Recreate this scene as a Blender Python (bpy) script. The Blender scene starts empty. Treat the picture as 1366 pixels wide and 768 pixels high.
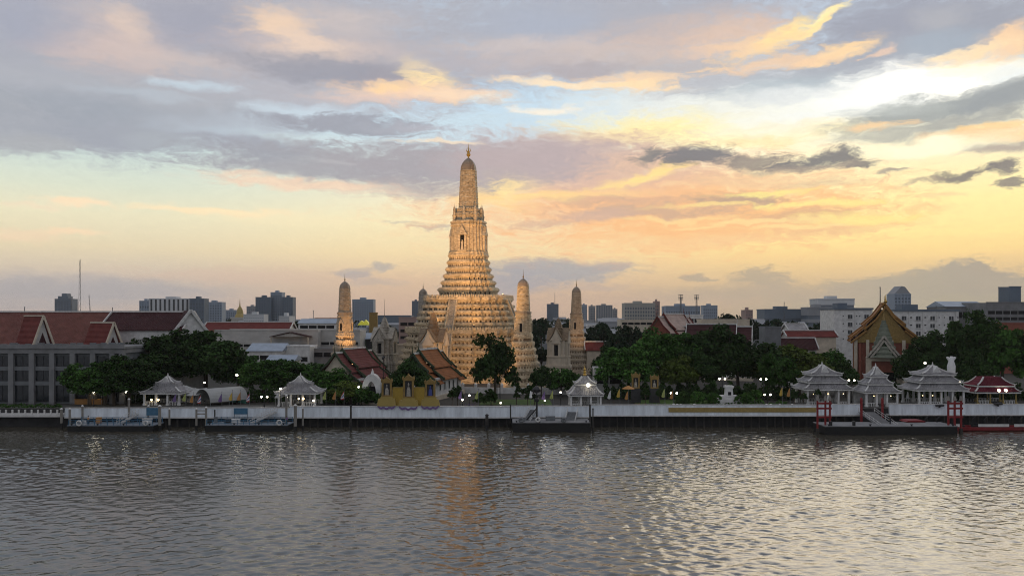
import bpy, math, random
from mathutils import Matrix, Vector
import numpy as np

R = math.radians
scene = bpy.context.scene
COL = scene.collection
F, HOR, H = 1056.0, 425.0, 24.0          # focal length in photo pixels, horizon row, eye height (m)
def X(px, d): return (px - 683.0) / F * d
def Z(py, d): return H - (py - HOR) / F * d

# ------------------------------------------------------------------ camera
cam_d = bpy.data.cameras.new("camera"); cam = bpy.data.objects.new("camera", cam_d); COL.objects.link(cam)
cam.location = (0, 0, H); cam.rotation_euler = (R(90), 0, 0)
cam_d.sensor_width = 36.0; cam_d.lens = 36.0 * F / 1366.0; cam_d.shift_y = (HOR - 384.0) / 1366.0
cam_d.clip_start = 0.5; cam_d.clip_end = 20000.0
scene.camera = cam

# ------------------------------------------------------------------ exposure
scene.view_settings.view_transform = 'Standard'; scene.view_settings.look = 'None'
scene.view_settings.exposure = 0.0; scene.view_settings.gamma = 1.0
scene.view_settings.use_curve_mapping = False
scene.cycles.use_adaptive_sampling = True; scene.cycles.adaptive_threshold = .012; scene.cycles.adaptive_min_samples = 12
scene.cycles.use_denoising = True; scene.cycles.denoising_input_passes = 'RGB_ALBEDO_NORMAL'; scene.cycles.filter_width = 1.05
scene.cycles.max_bounces = 6; scene.cycles.diffuse_bounces = 2; scene.cycles.glossy_bounces = 3
scene.cycles.transmission_bounces = 2; scene.cycles.volume_bounces = 0; scene.cycles.transparent_max_bounces = 6
scene.cycles.sample_clamp_indirect = 6.0
scene.cycles.caustics_reflective = False; scene.cycles.caustics_refractive = False

# ------------------------------------------------------------------ world: dusk sky with broken cloud
SUN_AZ, SUN_EL = 27.0, 12.0
def lin(c): 
    return tuple((v/255/12.92 if v/255 <= .04045 else ((v/255+.055)/1.055)**2.4) for v in c)
world = bpy.data.worlds.new("World"); scene.world = world; world.use_nodes = True
nt = world.node_tree; N = nt.nodes; L = nt.links; N.clear()
def node(t, **kw):
    n = N.new(t)
    for k, v in kw.items(): setattr(n, k, v)
    return n
def mth(op, a, b=None, c=None, clamp=False):
    n = node('ShaderNodeMath', operation=op, use_clamp=clamp)
    for i, v in enumerate((a, b, c)):
        if v is None: continue
        if isinstance(v, (int, float)): n.inputs[i].default_value = v
        else: L.new(v, n.inputs[i])
    return n.outputs[0]
def vmath(op, a, b=None):
    n = node('ShaderNodeVectorMath', operation=op)
    for i, v in enumerate((a, b)):
        if v is None: continue
        if isinstance(v, (tuple, list)): n.inputs[i].default_value = v
        else: L.new(v, n.inputs[i])
    return n
def mixc(f, a, b):
    n = node('ShaderNodeMix', data_type='RGBA')
    if isinstance(f, (int, float)): n.inputs[0].default_value = f
    else: L.new(f, n.inputs[0])
    for i, v in ((6, a), (7, b)):
        if isinstance(v, tuple): n.inputs[i].default_value = (*v, 1) if len(v) == 3 else v
        else: L.new(v, n.inputs[i])
    return n.outputs[2]
def mrange(v, a, b, c=0., d=1., kind='SMOOTHSTEP'):
    n = node('ShaderNodeMapRange', interpolation_type=kind)
    L.new(v, n.inputs[0])
    for i, q in zip((1, 2, 3, 4), (a, b, c, d)): n.inputs[i].default_value = q
    return n.outputs[0]
def ramp(v, stops):
    n = node('ShaderNodeValToRGB'); L.new(v, n.inputs[0]); e = n.color_ramp.elements
    while len(e) > 1: e.remove(e[0])
    e[0].position = stops[0][0]; e[0].color = (*lin(stops[0][1]), 1)
    for p, c in stops[1:]:
        q = e.new(p); q.color = (*lin(c), 1)
    return n.outputs[0]
tc = node('ShaderNodeTexCoord')
sep = node('ShaderNodeSeparateXYZ'); L.new(tc.outputs['Generated'], sep.inputs[0])
az = mth('MULTIPLY', mth('ARCTAN2', sep.outputs[0], sep.outputs[1]), 180/math.pi)
el = mth('MULTIPLY', mth('ARCSINE', sep.outputs[2]), 180/math.pi)
V = node('ShaderNodeCombineXYZ'); L.new(az, V.inputs[0]); L.new(el, V.inputs[1]); V = V.outputs[0]
def noise(vec, scale, detail=5, rough=.55, off=(0, 0, 0), dist=0.):
    m = node('ShaderNodeMapping'); L.new(vec, m.inputs[0]); m.inputs[1].default_value = off; m.inputs[3].default_value = scale
    n = node('ShaderNodeTexNoise', noise_dimensions='2D'); L.new(m.outputs[0], n.inputs['Vector'])
    n.inputs['Scale'].default_value = 1.; n.inputs['Detail'].default_value = detail; n.inputs['Roughness'].default_value = rough
    n.inputs['Distortion'].default_value = dist
    return n
# domain warp (angles in degrees), stretched along the horizon
nw = noise(V, (.22, .55, 1), 5, .6, (3.1, 7.7, 0))
w0 = vmath('SUBTRACT', nw.outputs['Color'], (.5, .5, .5)).outputs[0]
w1 = vmath('MULTIPLY', w0, (4.2, 1.5, 0)).outputs[0]
VW = vmath('ADD', V, w1).outputs[0]
nf = noise(VW, (.45, 1.5, 1), 8, .6, (1.3, 2.9, 0), .3).outputs[0]           # broad breaks
nfc = mth('SUBTRACT', nf, .5)
ng = noise(VW, (1.1, 3.6, 1), 7, .68, (9.3, 4.9, 0), .3).outputs[0]          # fine curdled texture
ngc = mth('SUBTRACT', ng, .5)
nn = mth('ADD', nfc, mth('MULTIPLY', ngc, .85))

eln = mrange(el, -2., 34., 0., 1., 'LINEAR')
def E(y): return (math.degrees(math.atan((HOR - y)/F)) + 2) / 36.
rl = ramp(eln, [(E(440), (178,164,158)), (E(408), (190,175,165)), (E(375), (203,188,172)), (E(340), (225,209,176)), (E(300), (231,223,191)), (E(268), (216,221,201)), (E(220), (198,215,212)), (E(150), (186,208,220)), (1., (150,166,188))])
rm = ramp(eln, [(E(440), (184,160,146)), (E(405), (205,175,152)), (E(372), (220,190,158)), (E(338), (240,216,170)), (E(298), (244,229,186)), (E(255), (236,230,202)), (E(200), (206,221,224)), (E(130), (190,212,230)), (1., (158,172,194))])
rr = ramp(eln, [(E(440), (170,155,136)), (E(405), (196,174,144)), (E(375), (222,192,148)), (E(345), (248,213,150)), (E(325), (254,228,156)), (E(285), (255,237,168)), (E(240), (255,240,192)), (E(190), (255,250,222)), (E(140), (240,242,236)), (E(80), (196,210,224)), (1., (160,172,195))])
base = mixc(mrange(az, -26., -6.), rl, rm)
base = mixc(mrange(az, -2., 20.), base, rr)

vcur, vcount = VW, 0
def blob(col, cx, cy, ax, ay, c, op=1., rot=0., soft=.7, k=1.0):
    """one soft cloud bank: centre and half size given in photo pixels, turned into azimuth / elevation"""
    a = math.atan((cx - 683)/F); ca = math.cos(a)
    e = math.atan((HOR - cy)/F*ca)
    m = node('ShaderNodeMapping', vector_type='TEXTURE')
    s_ = (F/ax/ca/ca*math.pi/180, F/ay/ca*math.pi/180)
    global vcur, vcount
    if vcount % 8 == 0:                      # keeps the banks evaluated one after another
        dep = node('ShaderNodeVectorMath', operation='MULTIPLY_ADD')
        L.new(col, dep.inputs[0]); dep.inputs[1].default_value = (1e-7, 1e-7, 0); L.new(VW, dep.inputs[2]); vcur = dep.outputs[0]
    vcount += 1
    if rot:
        m = node('ShaderNodeMapping', vector_type='TEXTURE'); L.new(vcur, m.inputs[0])
        m.inputs[1].default_value = (math.degrees(a), math.degrees(e), 0); m.inputs[2].default_value = (0, 0, R(rot))
        m.inputs[3].default_value = (1/s_[0], 1/s_[1], 1)
    else:
        m = node('ShaderNodeVectorMath', operation='MULTIPLY_ADD'); L.new(vcur, m.inputs[0])
        m.inputs[1].default_value = (s_[0], s_[1], 0); m.inputs[2].default_value = (-math.degrees(a)*s_[0], -math.degrees(e)*s_[1], 0)
    q = vmath('LENGTH', m.outputs[0]).outputs[1]
    q = mth('MULTIPLY_ADD', nn, k*1.6, q)
    f = mrange(q, 1. + soft*.75, 1. - soft*.75, 0., op)
    return mixc(f, col, lin(c) if max(c) > 1.5 else c)
G1, G2, G3 = (160,163,173), (148,149,158), (128,127,127)
P, PE, B = (208,190,182), (250,212,172), (190,215,232)
c = base
# every row: colour-coded cloud banks (centre, half size, colour, cover, tilt, softness, raggedness)
BANKS = [
    # far haze banks at the skyline
    (90,388,190,17,(170,166,168),.8,0,.9,.5), (470,366,24,6,(158,158,164),.7,0,.7,.7), (505,357,14,4,(160,160,164),.6), (500,377,30,5,(170,165,165),.4),
    (735,362,104,13,(164,164,168),.85,0,.7,.7), (680,378,60,16,(168,164,168),.8), (790,382,40,6,(188,170,160),.6), (800,358,40,5,(172,166,164),.6),
    (880,400,200,12,(198,172,152),.6,0,1.1),
    (1250,404,230,30,(180,168,146),1.,0,.5,.25), (1290,372,66,25,(178,166,148),1.,0,.35,.55), (1215,381,60,20,(180,168,148),.95,0,.35,.5), (1150,388,60,16,(182,169,148),.9,0,.4,.5),
    (1345,383,40,18,(180,167,148),.8,0,.6,.4), (1322,362,22,9,(178,165,147),.9,0,.5,.5),
    (1022,371,34,12,(184,168,146),.85,0,.5,.8), (985,372,14,6,(188,170,146),.7), (936,367,15,5,(180,165,146),.8,0,.6,.8), (1010,392,120,14,(188,170,148),.8,0,1.0,.4),
    (590,302,30,3,(166,162,164),.6), (545,297,20,2,(190,182,170),.5), (330,368,140,9,(212,184,164),.5,0,1.2),
    # thin lit streaks low on the left
    (90,268,36,5,(251,224,188),.85,0,.9,.7), (30,273,36,4,(240,220,190),.6), (285,281,95,5,(252,228,186),.85,0,1.,.6), (90,310,44,4,(246,218,182),.75), (25,313,50,7,(240,212,180),.6), (380,292,120,6,(245,228,188),.4),
    # blue openings and cream sheets
    (690,145,140,40,(196,217,231),.85,0,1.1,.5), (830,150,95,24,(200,219,232),.8), (600,168,110,20,(200,217,226),.7), (590,100,60,20,(190,214,232),.8,-20), (722,146,42,5,(252,238,216),.8,0,.8,.9), (645,131,34,6,(250,232,206),.7),
    (900,150,130,36,(238,236,224),.7,0,1.2), (870,178,110,20,(255,240,170),.9,0,1.,.9), (930,190,90,16,(255,246,190),.8), (800,185,60,10,(250,222,176),.6),
    # warm bank behind and right of the tower
    (850,272,230,54,(246,190,142),.95,0,1.0,.8), (960,290,190,34,(248,194,138),.9,0,.8,.9), (770,222,160,36,(216,184,168),.9,0,.9,.7), (860,216,90,16,(224,190,164),.7), (700,205,120,22,(184,170,172),.8,0,.9,.7),
    (668,250,40,24,(255,226,160),.95,-10,1.0,.6), (648,268,34,12,(252,212,150),.7), (745,262,60,7,(255,220,150),.7,0,.9,1.2), (860,236,60,7,(255,224,150),.9,12,.8,1.2), (800,258,70,5,(252,212,150),.6), (830,268,80,6,(206,172,150),.6),
    (985,266,64,9,(190,164,142),.9,0,.7,.9), (870,282,100,9,(204,172,148),.8,0,.8,1.2), (1070,288,80,8,(218,178,142),.7,0,.8,1.3), (790,287,60,8,(210,178,160),.7), (1110,306,70,7,(236,192,146),.6), (720,298,40,5,(196,172,160),.5), (910,322,150,8,(246,206,154),.6,0,1.2),
    (1020,258,60,4,(255,234,150),.8,0,.7,1.3), (940,274,60,3,(255,224,150),.7,0,.7,1.4), (1090,272,80,4,(255,232,150),.8,0,.7,1.4), (1140,290,70,6,(255,232,150),.8,0,.9,1.3), (1000,296,90,3,(254,222,158),.7,0,.7,1.5), (900,292,60,3,(254,220,156),.7,0,.7,1.5), (1060,302,60,3,(255,226,160),.6,0,.7,1.5),
    (1090,246,60,5,(220,190,156),.6), (1020,240,80,8,(240,206,164),.6), (1260,262,30,4,(246,212,160),.6), (1240,277,40,4,(244,206,150),.5), (1300,330,120,10,(254,222,150),.4),
    # grey deck across the top left
    (140,20,340,100,(170,170,180),.97,0,.8,.4), (120,110,330,78,(168,170,179),.97,0,.7,.5), (60,165,190,36,(166,169,176),.97,0,.5,.5), (170,176,130,24,(160,164,174),.9,0,.6,.6), (240,150,120,40,(166,170,178),.85,0,.8,.6), (40,192,60,14,(170,172,176),.8,0,.6,.5),
    (400,40,260,74,(176,174,181),.93,0,.9,.5), (520,90,150,40,(172,170,178),.9,0,.9,.5), (430,125,150,24,(180,179,186),.85,0,1.,.6),
    (160,55,70,34,(208,188,180),.75,0,1.1,.6), (175,28,26,18,(226,202,184),.7,0,1.,.6), (110,68,60,14,(202,184,180),.6,0,1.2), (260,84,90,9,(206,190,184),.6,0,1.2), (40,30,60,30,(160,164,180),.7,0,1.2), (270,30,70,30,(158,160,174),.8,0,1.1,.5), (310,55,90,16,(160,162,176),.7,0,1.1,.5),
    (130,118,170,12,(178,180,186),.6,0,1.2), (250,113,60,6,(196,210,220),.8,0,1.,.9), (180,124,80,5,(186,196,206),.5), (120,142,90,20,(156,162,172),.7,0,1.2), (225,190,50,10,(170,176,182),.6),
    (440,68,110,18,(214,194,184),.75,0,1.2,.6), (368,32,44,16,(238,208,180),.85,0,1.1,.7), (410,60,44,12,(234,208,186),.7,0,1.,.9), (400,85,60,12,(210,196,190),.6), (470,30,60,12,(212,196,188),.6,0,1.2),
    (448,94,130,16,(150,152,164),.85,0,.8,.6), (530,102,60,12,(160,156,164),.8,0,.8,.6),
    (576,102,34,17,(255,226,170),.97,-28,.7,.7), (545,122,80,10,(250,212,176),.85,0,.9,.9), (500,132,70,8,(226,200,186),.7), (620,126,50,5,(248,218,188),.8,0,.8,.8), (520,116,30,5,(252,216,166),.7,0,.8,1.),
    (400,148,70,8,(200,214,224),.8,0,1.,.8), (330,170,100,14,(180,188,198),.7), (470,166,110,11,(158,160,170),.93,0,.6,.9), (350,192,95,11,(160,162,172),.9,0,.6,.9), (560,170,50,5,(182,182,190),.7), (310,178,50,7,(184,196,206),.5), (430,186,90,6,(206,220,222),.5,0,.8,1.),
    (448,220,165,24,(164,163,169),.92,0,.6,.75), (590,220,150,28,(168,163,168),.9,0,.65,.7), (690,216,90,24,(188,172,172),.85,0,.9,.6), (560,252,100,12,(176,168,168),.7,0,.7,.7), (350,205,50,10,(160,162,170),.8),
    (405,246,110,6,(242,212,184),.8,0,.8,.7), (320,232,50,5,(238,212,186),.7,0,.8,.7), (585,190,46,3,(248,228,200),.7,0,.7,.9), (500,257,60,3,(238,214,188),.5), (440,215,30,3,(186,184,186),.5),
    # grey deck across the top right
    (800,36,260,62,(172,173,182),.97,0,.8,.5), (740,80,170,24,(182,177,182),.9,0,.8,.6), (900,90,130,24,(184,180,182),.9,0,.8,.6), (985,106,110,16,(186,188,194),.85,0,.8,.6),
    (720,30,70,22,(170,178,194),.7,0,1.2), (830,72,130,14,(208,192,184),.6,0,1.2), (700,62,90,9,(206,194,190),.6,0,1.2), (930,45,110,20,(206,186,176),.75,0,1.1,.7), (780,92,60,8,(172,166,172),.6),
    (775,113,110,5,(253,228,192),.85,-4,.7,.8), (845,116,40,8,(252,220,176),.8,0,.8,1.), (850,103,70,6,(250,216,176),.7,0,.8,1.),
    (1250,46,200,54,(166,168,177),.97,0,.7,.5), (1140,86,100,24,(172,176,184),.9,0,.8,.5), (1190,30,90,30,(158,161,174),.8,0,1.1,.5), (1330,28,70,24,(160,163,174),.8,0,1.1,.5), (1260,60,60,16,(166,178,190),.6), (1250,28,40,14,(182,182,186),.6), (1060,118,100,14,(182,192,198),.8),
    (1040,46,44,9,(255,228,162),.97,20,.7,.8), (1096,26,40,6,(255,236,176),.97,24,.6,.8), (1075,40,40,5,(255,226,166),.9,20,.7,1.), (1000,62,50,12,(250,214,166),.85,10,1.,1.3), (1108,72,46,9,(254,218,168),.92,10,.8,.9), (1040,84,70,8,(240,206,172),.8,0,.9,1.2), (985,40,60,12,(226,196,174),.6), (1172,72,14,5,(240,206,180),.7), (950,66,50,8,(232,202,178),.6,0,1.,1.2),
    (1230,110,104,22,(280,277,266),1.,0,.8,.5), (1160,132,66,12,(265,264,256),.85), (1310,88,70,16,(262,254,228),.9), (1110,150,120,15,(244,246,242),.7,0,1.2), (1050,128,70,9,(232,234,232),.7), (1340,96,40,12,(228,236,240),.6),
    (1352,56,46,16,(250,212,170),.9,12,.9,.7), (1290,72,60,6,(253,226,184),.8,6), (1120,170,60,10,(254,236,180),.6),
    (1250,146,140,15,(164,168,166),.95,6,.6,.5), (1340,130,90,20,(158,162,164),.95,8,.7,.5), (1180,146,60,7,(186,190,186),.7), (1190,181,90,9,(192,190,176),.85,0,.8,.6), (1280,165,90,10,(172,172,166),.85,4,.8,.6), (1345,112,50,6,(170,174,174),.7,10),
    (1345,166,60,6,(252,214,156),.85,4,.7,1.), (1165,168,36,5,(250,214,166),.85,0,.8,1.1), (1330,196,60,7,(180,168,158),.9,0,.8,.7), (1340,184,50,4,(250,206,150),.7), (1310,178,70,5,(246,208,158),.7), (1230,198,80,7,(255,252,220),.8), (1030,190,50,7,(253,232,176),.6), (1010,175,70,8,(246,240,212),.5),
    # small dark cumulus in front of the glow
    (868,210,20,9,(136,134,132),.9,0,.7,1.1), (930,208,44,11,(128,127,130),.95,0,.6,1.), (1003,217,40,7,(146,140,134),.85,0,.8,1.2), (1092,214,54,9,(130,128,128),.95,0,.6,1.1), (1148,219,24,5,(140,135,130),.95,0,.5,.8), (1070,223,70,4,(168,155,142),.8),
    (1195,229,20,4,(172,160,146),.9,8,.5,.9), (1275,233,48,6,(138,132,126),.95,8,.7,1.1), (1343,223,22,9,(138,132,128),.95,0,.6,1.), (1348,244,20,7,(144,136,130),.9,0,.6,1.), (1225,243,26,3,(186,168,146),.7,8),
]
for (cx, cy, ax, ay, cc, op, *rest) in BANKS:
    rot, soft, k = (list(rest) + [0, .9, .8][len(rest):])
    c = blob(c, cx, cy, ax, ay, cc, op, rot, soft, k)
# fine curdling of light over the whole deck
tex = mth('MULTIPLY_ADD', ngc, .12, 1.02)
tx = node('ShaderNodeCombineXYZ')
for i in range(3): L.new(tex, tx.inputs[i])
c = vmath('MULTIPLY', c, tx.outputs[0]).outputs[0]
# the rest of the dome: the Sky Texture under a dim overcast, as at dusk away from the sun
sky = node('ShaderNodeTexSky', sky_type='NISHITA'); sky.sun_disc = False
sky.sun_elevation = R(SUN_EL); sky.sun_rotation = R(SUN_AZ); sky.air_density = 1.2; sky.dust_density = 2.
skyd = vmath('MULTIPLY', sky.outputs[0], (.05, .05, .05)).outputs[0]
over = mixc(mrange(nf, .35, .65), (.34, .365, .42), (.45, .46, .50))
back = mixc(.85, skyd, over)
c = mixc(mrange(mth('ABSOLUTE', az), 44., 85.), c, back)
top = mixc(mrange(nf, .35, .65), (.36, .38, .44), (.50, .49, .51))
c = mixc(mrange(el, 24., 50.), c, top)
bg = node('ShaderNodeBackground'); L.new(c, bg.inputs[0]); bg.inputs[1].default_value = 1.08
wo = node('ShaderNodeOutputWorld'); L.new(bg.outputs[0], wo.inputs[0])

# ------------------------------------------------------------------ sun, veiled by the cloud on the right
sd = bpy.data.lights.new("sun", 'SUN'); sd.energy = .32; sd.angle = R(32); sd.color = (1, .84, .62)
so = bpy.data.objects.new("sun", sd); COL.objects.link(so)
so.rotation_euler = (R(90 - SUN_EL), 0, R(180 - SUN_AZ)); so.location = (60, 60, 60)

# ================================================================== materials
MATS = {}
def mat(name, col, rough=.7, var=.25, scale=1.0, bump=0., bscale=None, metal=0., dark=None, emit=None, spec=.3, stretch=(1, 1, 1), noise_mid=.5, rnd=0.):
    """procedural surface: base colour broken up by noise (wear, weathering), optional bump"""
    m = bpy.data.materials.new(name); m.use_nodes = True; MATS[name] = m
    t = m.node_tree; ns, ls = t.nodes, t.links
    bs = ns['Principled BSDF']; bs.inputs['Roughness'].default_value = rough; bs.inputs['Metallic'].default_value = metal
    bs.inputs['Specular IOR Level'].default_value = spec
    if emit:
        bs.inputs['Emission Color'].default_value = (*emit[0], 1); bs.inputs['Emission Strength'].default_value = emit[1]
    tcn = ns.new('ShaderNodeTexCoord'); mp = ns.new('ShaderNodeMapping'); mp.inputs[3].default_value = stretch
    ls.new(tcn.outputs['Object'], mp.inputs[0])
    nz = ns.new('ShaderNodeTexNoise'); nz.inputs['Scale'].default_value = scale; nz.inputs['Detail'].default_value = 6; nz.inputs['Roughness'].default_value = .65
    ls.new(mp.outputs[0], nz.inputs['Vector'])
    d = dark if dark else tuple(c*(1-var) for c in col)
    l = tuple(min(1., c*(1+var*.5)) for c in col)
    r = ns.new('ShaderNodeValToRGB'); e = r.color_ramp.elements
    e[0].position = noise_mid-.2; e[0].color = (*d, 1); e[1].position = noise_mid+.2; e[1].color = (*l, 1)
    ls.new(nz.outputs[0], r.inputs[0])
    out = r.outputs[0]
    if rnd:
        oi = ns.new('ShaderNodeObjectInfo'); mr = ns.new('ShaderNodeMapRange'); ls.new(oi.outputs['Random'], mr.inputs[0])
        mr.inputs[3].default_value = 1-rnd; mr.inputs[4].default_value = 1+rnd
        hs = ns.new('ShaderNodeHueSaturation'); ls.new(out, hs.inputs['Color']); ls.new(mr.outputs[0], hs.inputs['Value']); out = hs.outputs[0]
    ls.new(out, bs.inputs['Base Color'])
    if bump:
        n2 = ns.new('ShaderNodeTexNoise'); n2.inputs['Scale'].default_value = bscale or scale*4; n2.inputs['Detail'].default_value = 4
        ls.new(mp.outputs[0], n2.inputs['Vector'])
        b = ns.new('ShaderNodeBump'); b.inputs['Strength'].default_value = bump; b.inputs['Distance'].default_value = .1
        ls.new(n2.outputs[0], b.inputs['Height']); ls.new(b.outputs[0], bs.inputs['Normal'])
    return m
def mosaic_mat(name, col, col2, dark, sc=1.6):
    """porcelain and stucco: cells of slightly different glaze, weather stains, relief"""
    m = bpy.data.materials.new(name); m.use_nodes = True; MATS[name] = m
    t = m.node_tree; ns, ls = t.nodes, t.links; bs = ns['Principled BSDF']; bs.inputs['Roughness'].default_value = .55; bs.inputs['Specular IOR Level'].default_value = .35
    tcn = ns.new('ShaderNodeTexCoord')
    mp = ns.new('ShaderNodeMapping'); mp.inputs[3].default_value = (1, 1, 2.4); ls.new(tcn.outputs['Object'], mp.inputs[0])
    v = ns.new('ShaderNodeTexVoronoi'); v.inputs['Scale'].default_value = sc; ls.new(mp.outputs[0], v.inputs['Vector'])
    sp = ns.new('ShaderNodeSeparateColor'); ls.new(v.outputs['Color'], sp.inputs[0])
    r = ns.new('ShaderNodeValToRGB'); e = r.color_ramp.elements
    e[0].position = 0.; e[0].color = (*dark, 1); e[1].position = 1.; e[1].color = (*col2, 1)
    q = e.new(.06); q.color = (*[c*.82 for c in col], 1); q = e.new(.6); q.color = (*col, 1)
    ls.new(sp.outputs[0], r.inputs[0])
    nz = ns.new('ShaderNodeTexNoise'); nz.inputs['Scale'].default_value = .35; nz.inputs['Detail'].default_value = 7; nz.inputs['Roughness'].default_value = .7; ls.new(tcn.outputs['Object'], nz.inputs['Vector'])
    mr = ns.new('ShaderNodeMapRange'); mr.inputs[1].default_value = .35; mr.inputs[2].default_value = .62; mr.inputs[3].default_value = .74; mr.inputs[4].default_value = 1.06; ls.new(nz.outputs[0], mr.inputs[0])
    hs = ns.new('ShaderNodeHueSaturation'); ls.new(r.outputs[0], hs.inputs['Color']); ls.new(mr.outputs[0], hs.inputs['Value'])
    ls.new(hs.outputs[0], bs.inputs['Base Color'])
    b = ns.new('ShaderNodeBump'); b.inputs['Strength'].default_value = .25; b.inputs['Distance'].default_value = .08
    ls.new(v.outputs['Distance'], b.inputs['Height']); ls.new(b.outputs[0], bs.inputs['Normal'])
    return m
def tile_mat(name, col, var=.3, period=.45, axis='X'):
    """glazed roof tiles: courses of tile relief with weathered glaze"""
    m = mat(name, col, .75, var, .5, spec=.12)
    t = m.node_tree; ns, ls = t.nodes, t.links; bs = ns['Principled BSDF']
    tcn = ns.new('ShaderNodeTexCoord')
    w = ns.new('ShaderNodeTexWave'); w.wave_type = 'BANDS'; w.bands_direction = axis; w.inputs['Scale'].default_value = .314/period; w.inputs['Distortion'].default_value = .4; w.inputs['Detail Scale'].default_value = 3
    ls.new(tcn.outputs['Object'], w.inputs['Vector'])
    b = ns.new('ShaderNodeBump'); b.inputs['Strength'].default_value = .8; b.inputs['Distance'].default_value = .12
    ls.new(w.outputs['Fac'], b.inputs['Height']); ls.new(b.outputs[0], bs.inputs['Normal'])
    return m
def glow(name, col, strength): return mat(name, tuple(min(1, c) for c in col), .4, .02, 1, emit=(col, strength))

mosaic_mat('prang_mosaic', (.60,.49,.33), (.76,.64,.46), (.22,.17,.11), 1.5)
mosaic_mat('prang_small_mosaic', (.50,.41,.30), (.62,.53,.41), (.26,.22,.18), 2.2)
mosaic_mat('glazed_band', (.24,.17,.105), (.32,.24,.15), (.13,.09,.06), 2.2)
mosaic_mat('carved_stone', (.42,.38,.32), (.55,.50,.43), (.22,.20,.17), 2.0)
mat('crown_stone', (.34,.28,.22), .5, .3, 1.5, .4)
mat('stucco_cream', (.60,.52,.41), .7, .22, .6, .3)
mat('amber_trim', (.34,.18,.05), .5, .35, 1.5, .3, metal=.2); mat('green_stone', (.20,.22,.17), .7, .3, 1.2, .3)
mat('muted_gold', (.42,.31,.09), .6, .2, .2)
mat('stucco_pink', (.55,.44,.38), .7, .22, .6, .3)
mat('white_plaster', (.70,.69,.67), .6, .28, .7, .15, spec=.3)
mat('white_wall_paint', (.72,.77,.82), .55, .30, .8, .1, stretch=(1, 1, .12), noise_mid=.46)
mat('white_trim', (.64,.63,.61), .55, .3, 1.2)
mat('concrete', (.24,.24,.245), .8, .3, .4, .3)
mat('grey_render', (.19,.20,.21), .8, .25, .5, .2)
mat('dark_concrete', (.05,.05,.052), .9, .4, .8, .4)
mat('wet_shaded_pile', (.055,.05,.045), .6, .5, .9, .3)  # near-black also holds the shade under the river wall deck
mat('timber_pile', (.30,.28,.25), .8, .4, 1.2, .4, stretch=(1, 1, .2))
mat('dark_glass', (.02,.024,.03), .12, .3, .6, spec=.5)
mat('dark_opening', (.012,.012,.014), .9, .2, 1)
mat('hazy_glass', (.14,.17,.21), .2, .2, .3, spec=.5)
mat('gold_leaf', (.62,.40,.10), .35, .35, 2.5, .4, metal=.6)
mat('gold_paint', (.40,.29,.10), .45, .3, 1.8, .3, metal=.2)
mat('old_gold', (.32,.21,.07), .5, .4, 2.0, .5, metal=.35)
mat('yellow_cloth', (.58,.40,.08), .8, .15, 1.5, .2)
mat('orange_cloth', (.48,.24,.08), .8, .15, 1.5, .2)
mat('purple_cloth', (.20,.13,.30), .8, .15, 1.5, .2)
mat('green_cloth', (.10,.34,.26), .8, .15, 1.5, .2)
mat('lime_cloth', (.42,.46,.16), .8, .15, 1.5, .2)
mat('red_cloth', (.45,.05,.05), .8, .15, 1.5, .2)
mat('white_cloth', (.72,.72,.72), .8, .1, 1.5, .2)
mat('blue_cloth', (.07,.09,.30), .8, .1, 1.5, .2)
mat('canvas', (.38,.385,.38), .8, .15, .6, .15)
tile_mat('maroon_tile', (.16,.055,.05)); tile_mat('brown_tile', (.062,.024,.026)); tile_mat('orange_tile', (.30,.115,.045)); tile_mat('faded_tile', (.34,.17,.11))
tile_mat('red_tile', (.17,.042,.036)); tile_mat('dusty_red_tile', (.19,.078,.064)); tile_mat('green_tile', (.06,.085,.05)); tile_mat('grey_tile', (.36,.35,.36), .45); tile_mat('pale_pink_tile', (.48,.36,.31)); tile_mat('wine_tile', (.16,.03,.045))
mat('red_paint', (.25,.025,.028), .45, .3, 1.2, .2)
mat('boat_red', (.22,.022,.026), .4, .3, .8, .15)
mat('brick_red_wall', (.28,.09,.06), .7, .25, 1)
mat('blue_paint', (.06,.16,.26), .5, .25, 1.2)
mat('blue_grey_sheet', (.34,.40,.48), .55, .2, .4, .1)
mat('pale_wall', (.52,.50,.47), .8, .22, .25, .15, stretch=(1, 1, 2))
mat('steel_grey', (.20,.21,.22), .45, .3, 1.5, metal=.4)
mat('black_rubber', (.02,.02,.02), .7, .3, 2)
mat('black_metal', (.03,.03,.032), .5, .3, 2)
mat('pontoon_deck', (.19,.22,.26), .6, .3, .8, .2)
mat('deck_boards', (.22,.21,.20), .8, .35, 1.5, .3, stretch=(.3, 3, 1))
mat('skin', (.32,.19,.12), .6, .1, 3); mat('hair', (.012,.01,.009), .6, .2, 3); mat('dark_cloth', (.03,.035,.05), .8, .2, 2)
mat('bark', (.09,.07,.05), .9, .4, 2.5, .6, stretch=(1, 1, .3))
mat('leaf_dark', (.036,.072,.020), .85, .5, .9, rnd=.25, spec=.08)
mat('leaf_mid', (.060,.135,.028), .85, .5, .9, rnd=.25, spec=.08)
mat('leaf_yellow', (.095,.135,.026), .85, .5, .9, rnd=.2, spec=.08)
mat('leaf_far', (.028,.050,.026), .85, .4, .3, rnd=.2, spec=.08)
mat('ground_soil', (.055,.052,.045), .95, .35, .05, .2)
mat('paving_stone', (.13,.127,.12), .85, .25, .4, .2)
mat('grass_green', (.075,.13,.028), .9, .4, .8, .5)
mat('tower_dark_hazed', (.15,.19,.24), .6, .25, .05); mat('tower_blue', (.30,.36,.44), .6, .15, .05); mat('tower_grey', (.30,.31,.33), .7, .15, .05)  # the dark tower tone is lightened and blued, distance haze put into the colour
mat('tower_beige', (.42,.40,.36), .7, .15, .05); mat('tower_white', (.60,.61,.62), .7, .12, .05); mat('tower_pink', (.40,.28,.25), .7, .15, .05)
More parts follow.
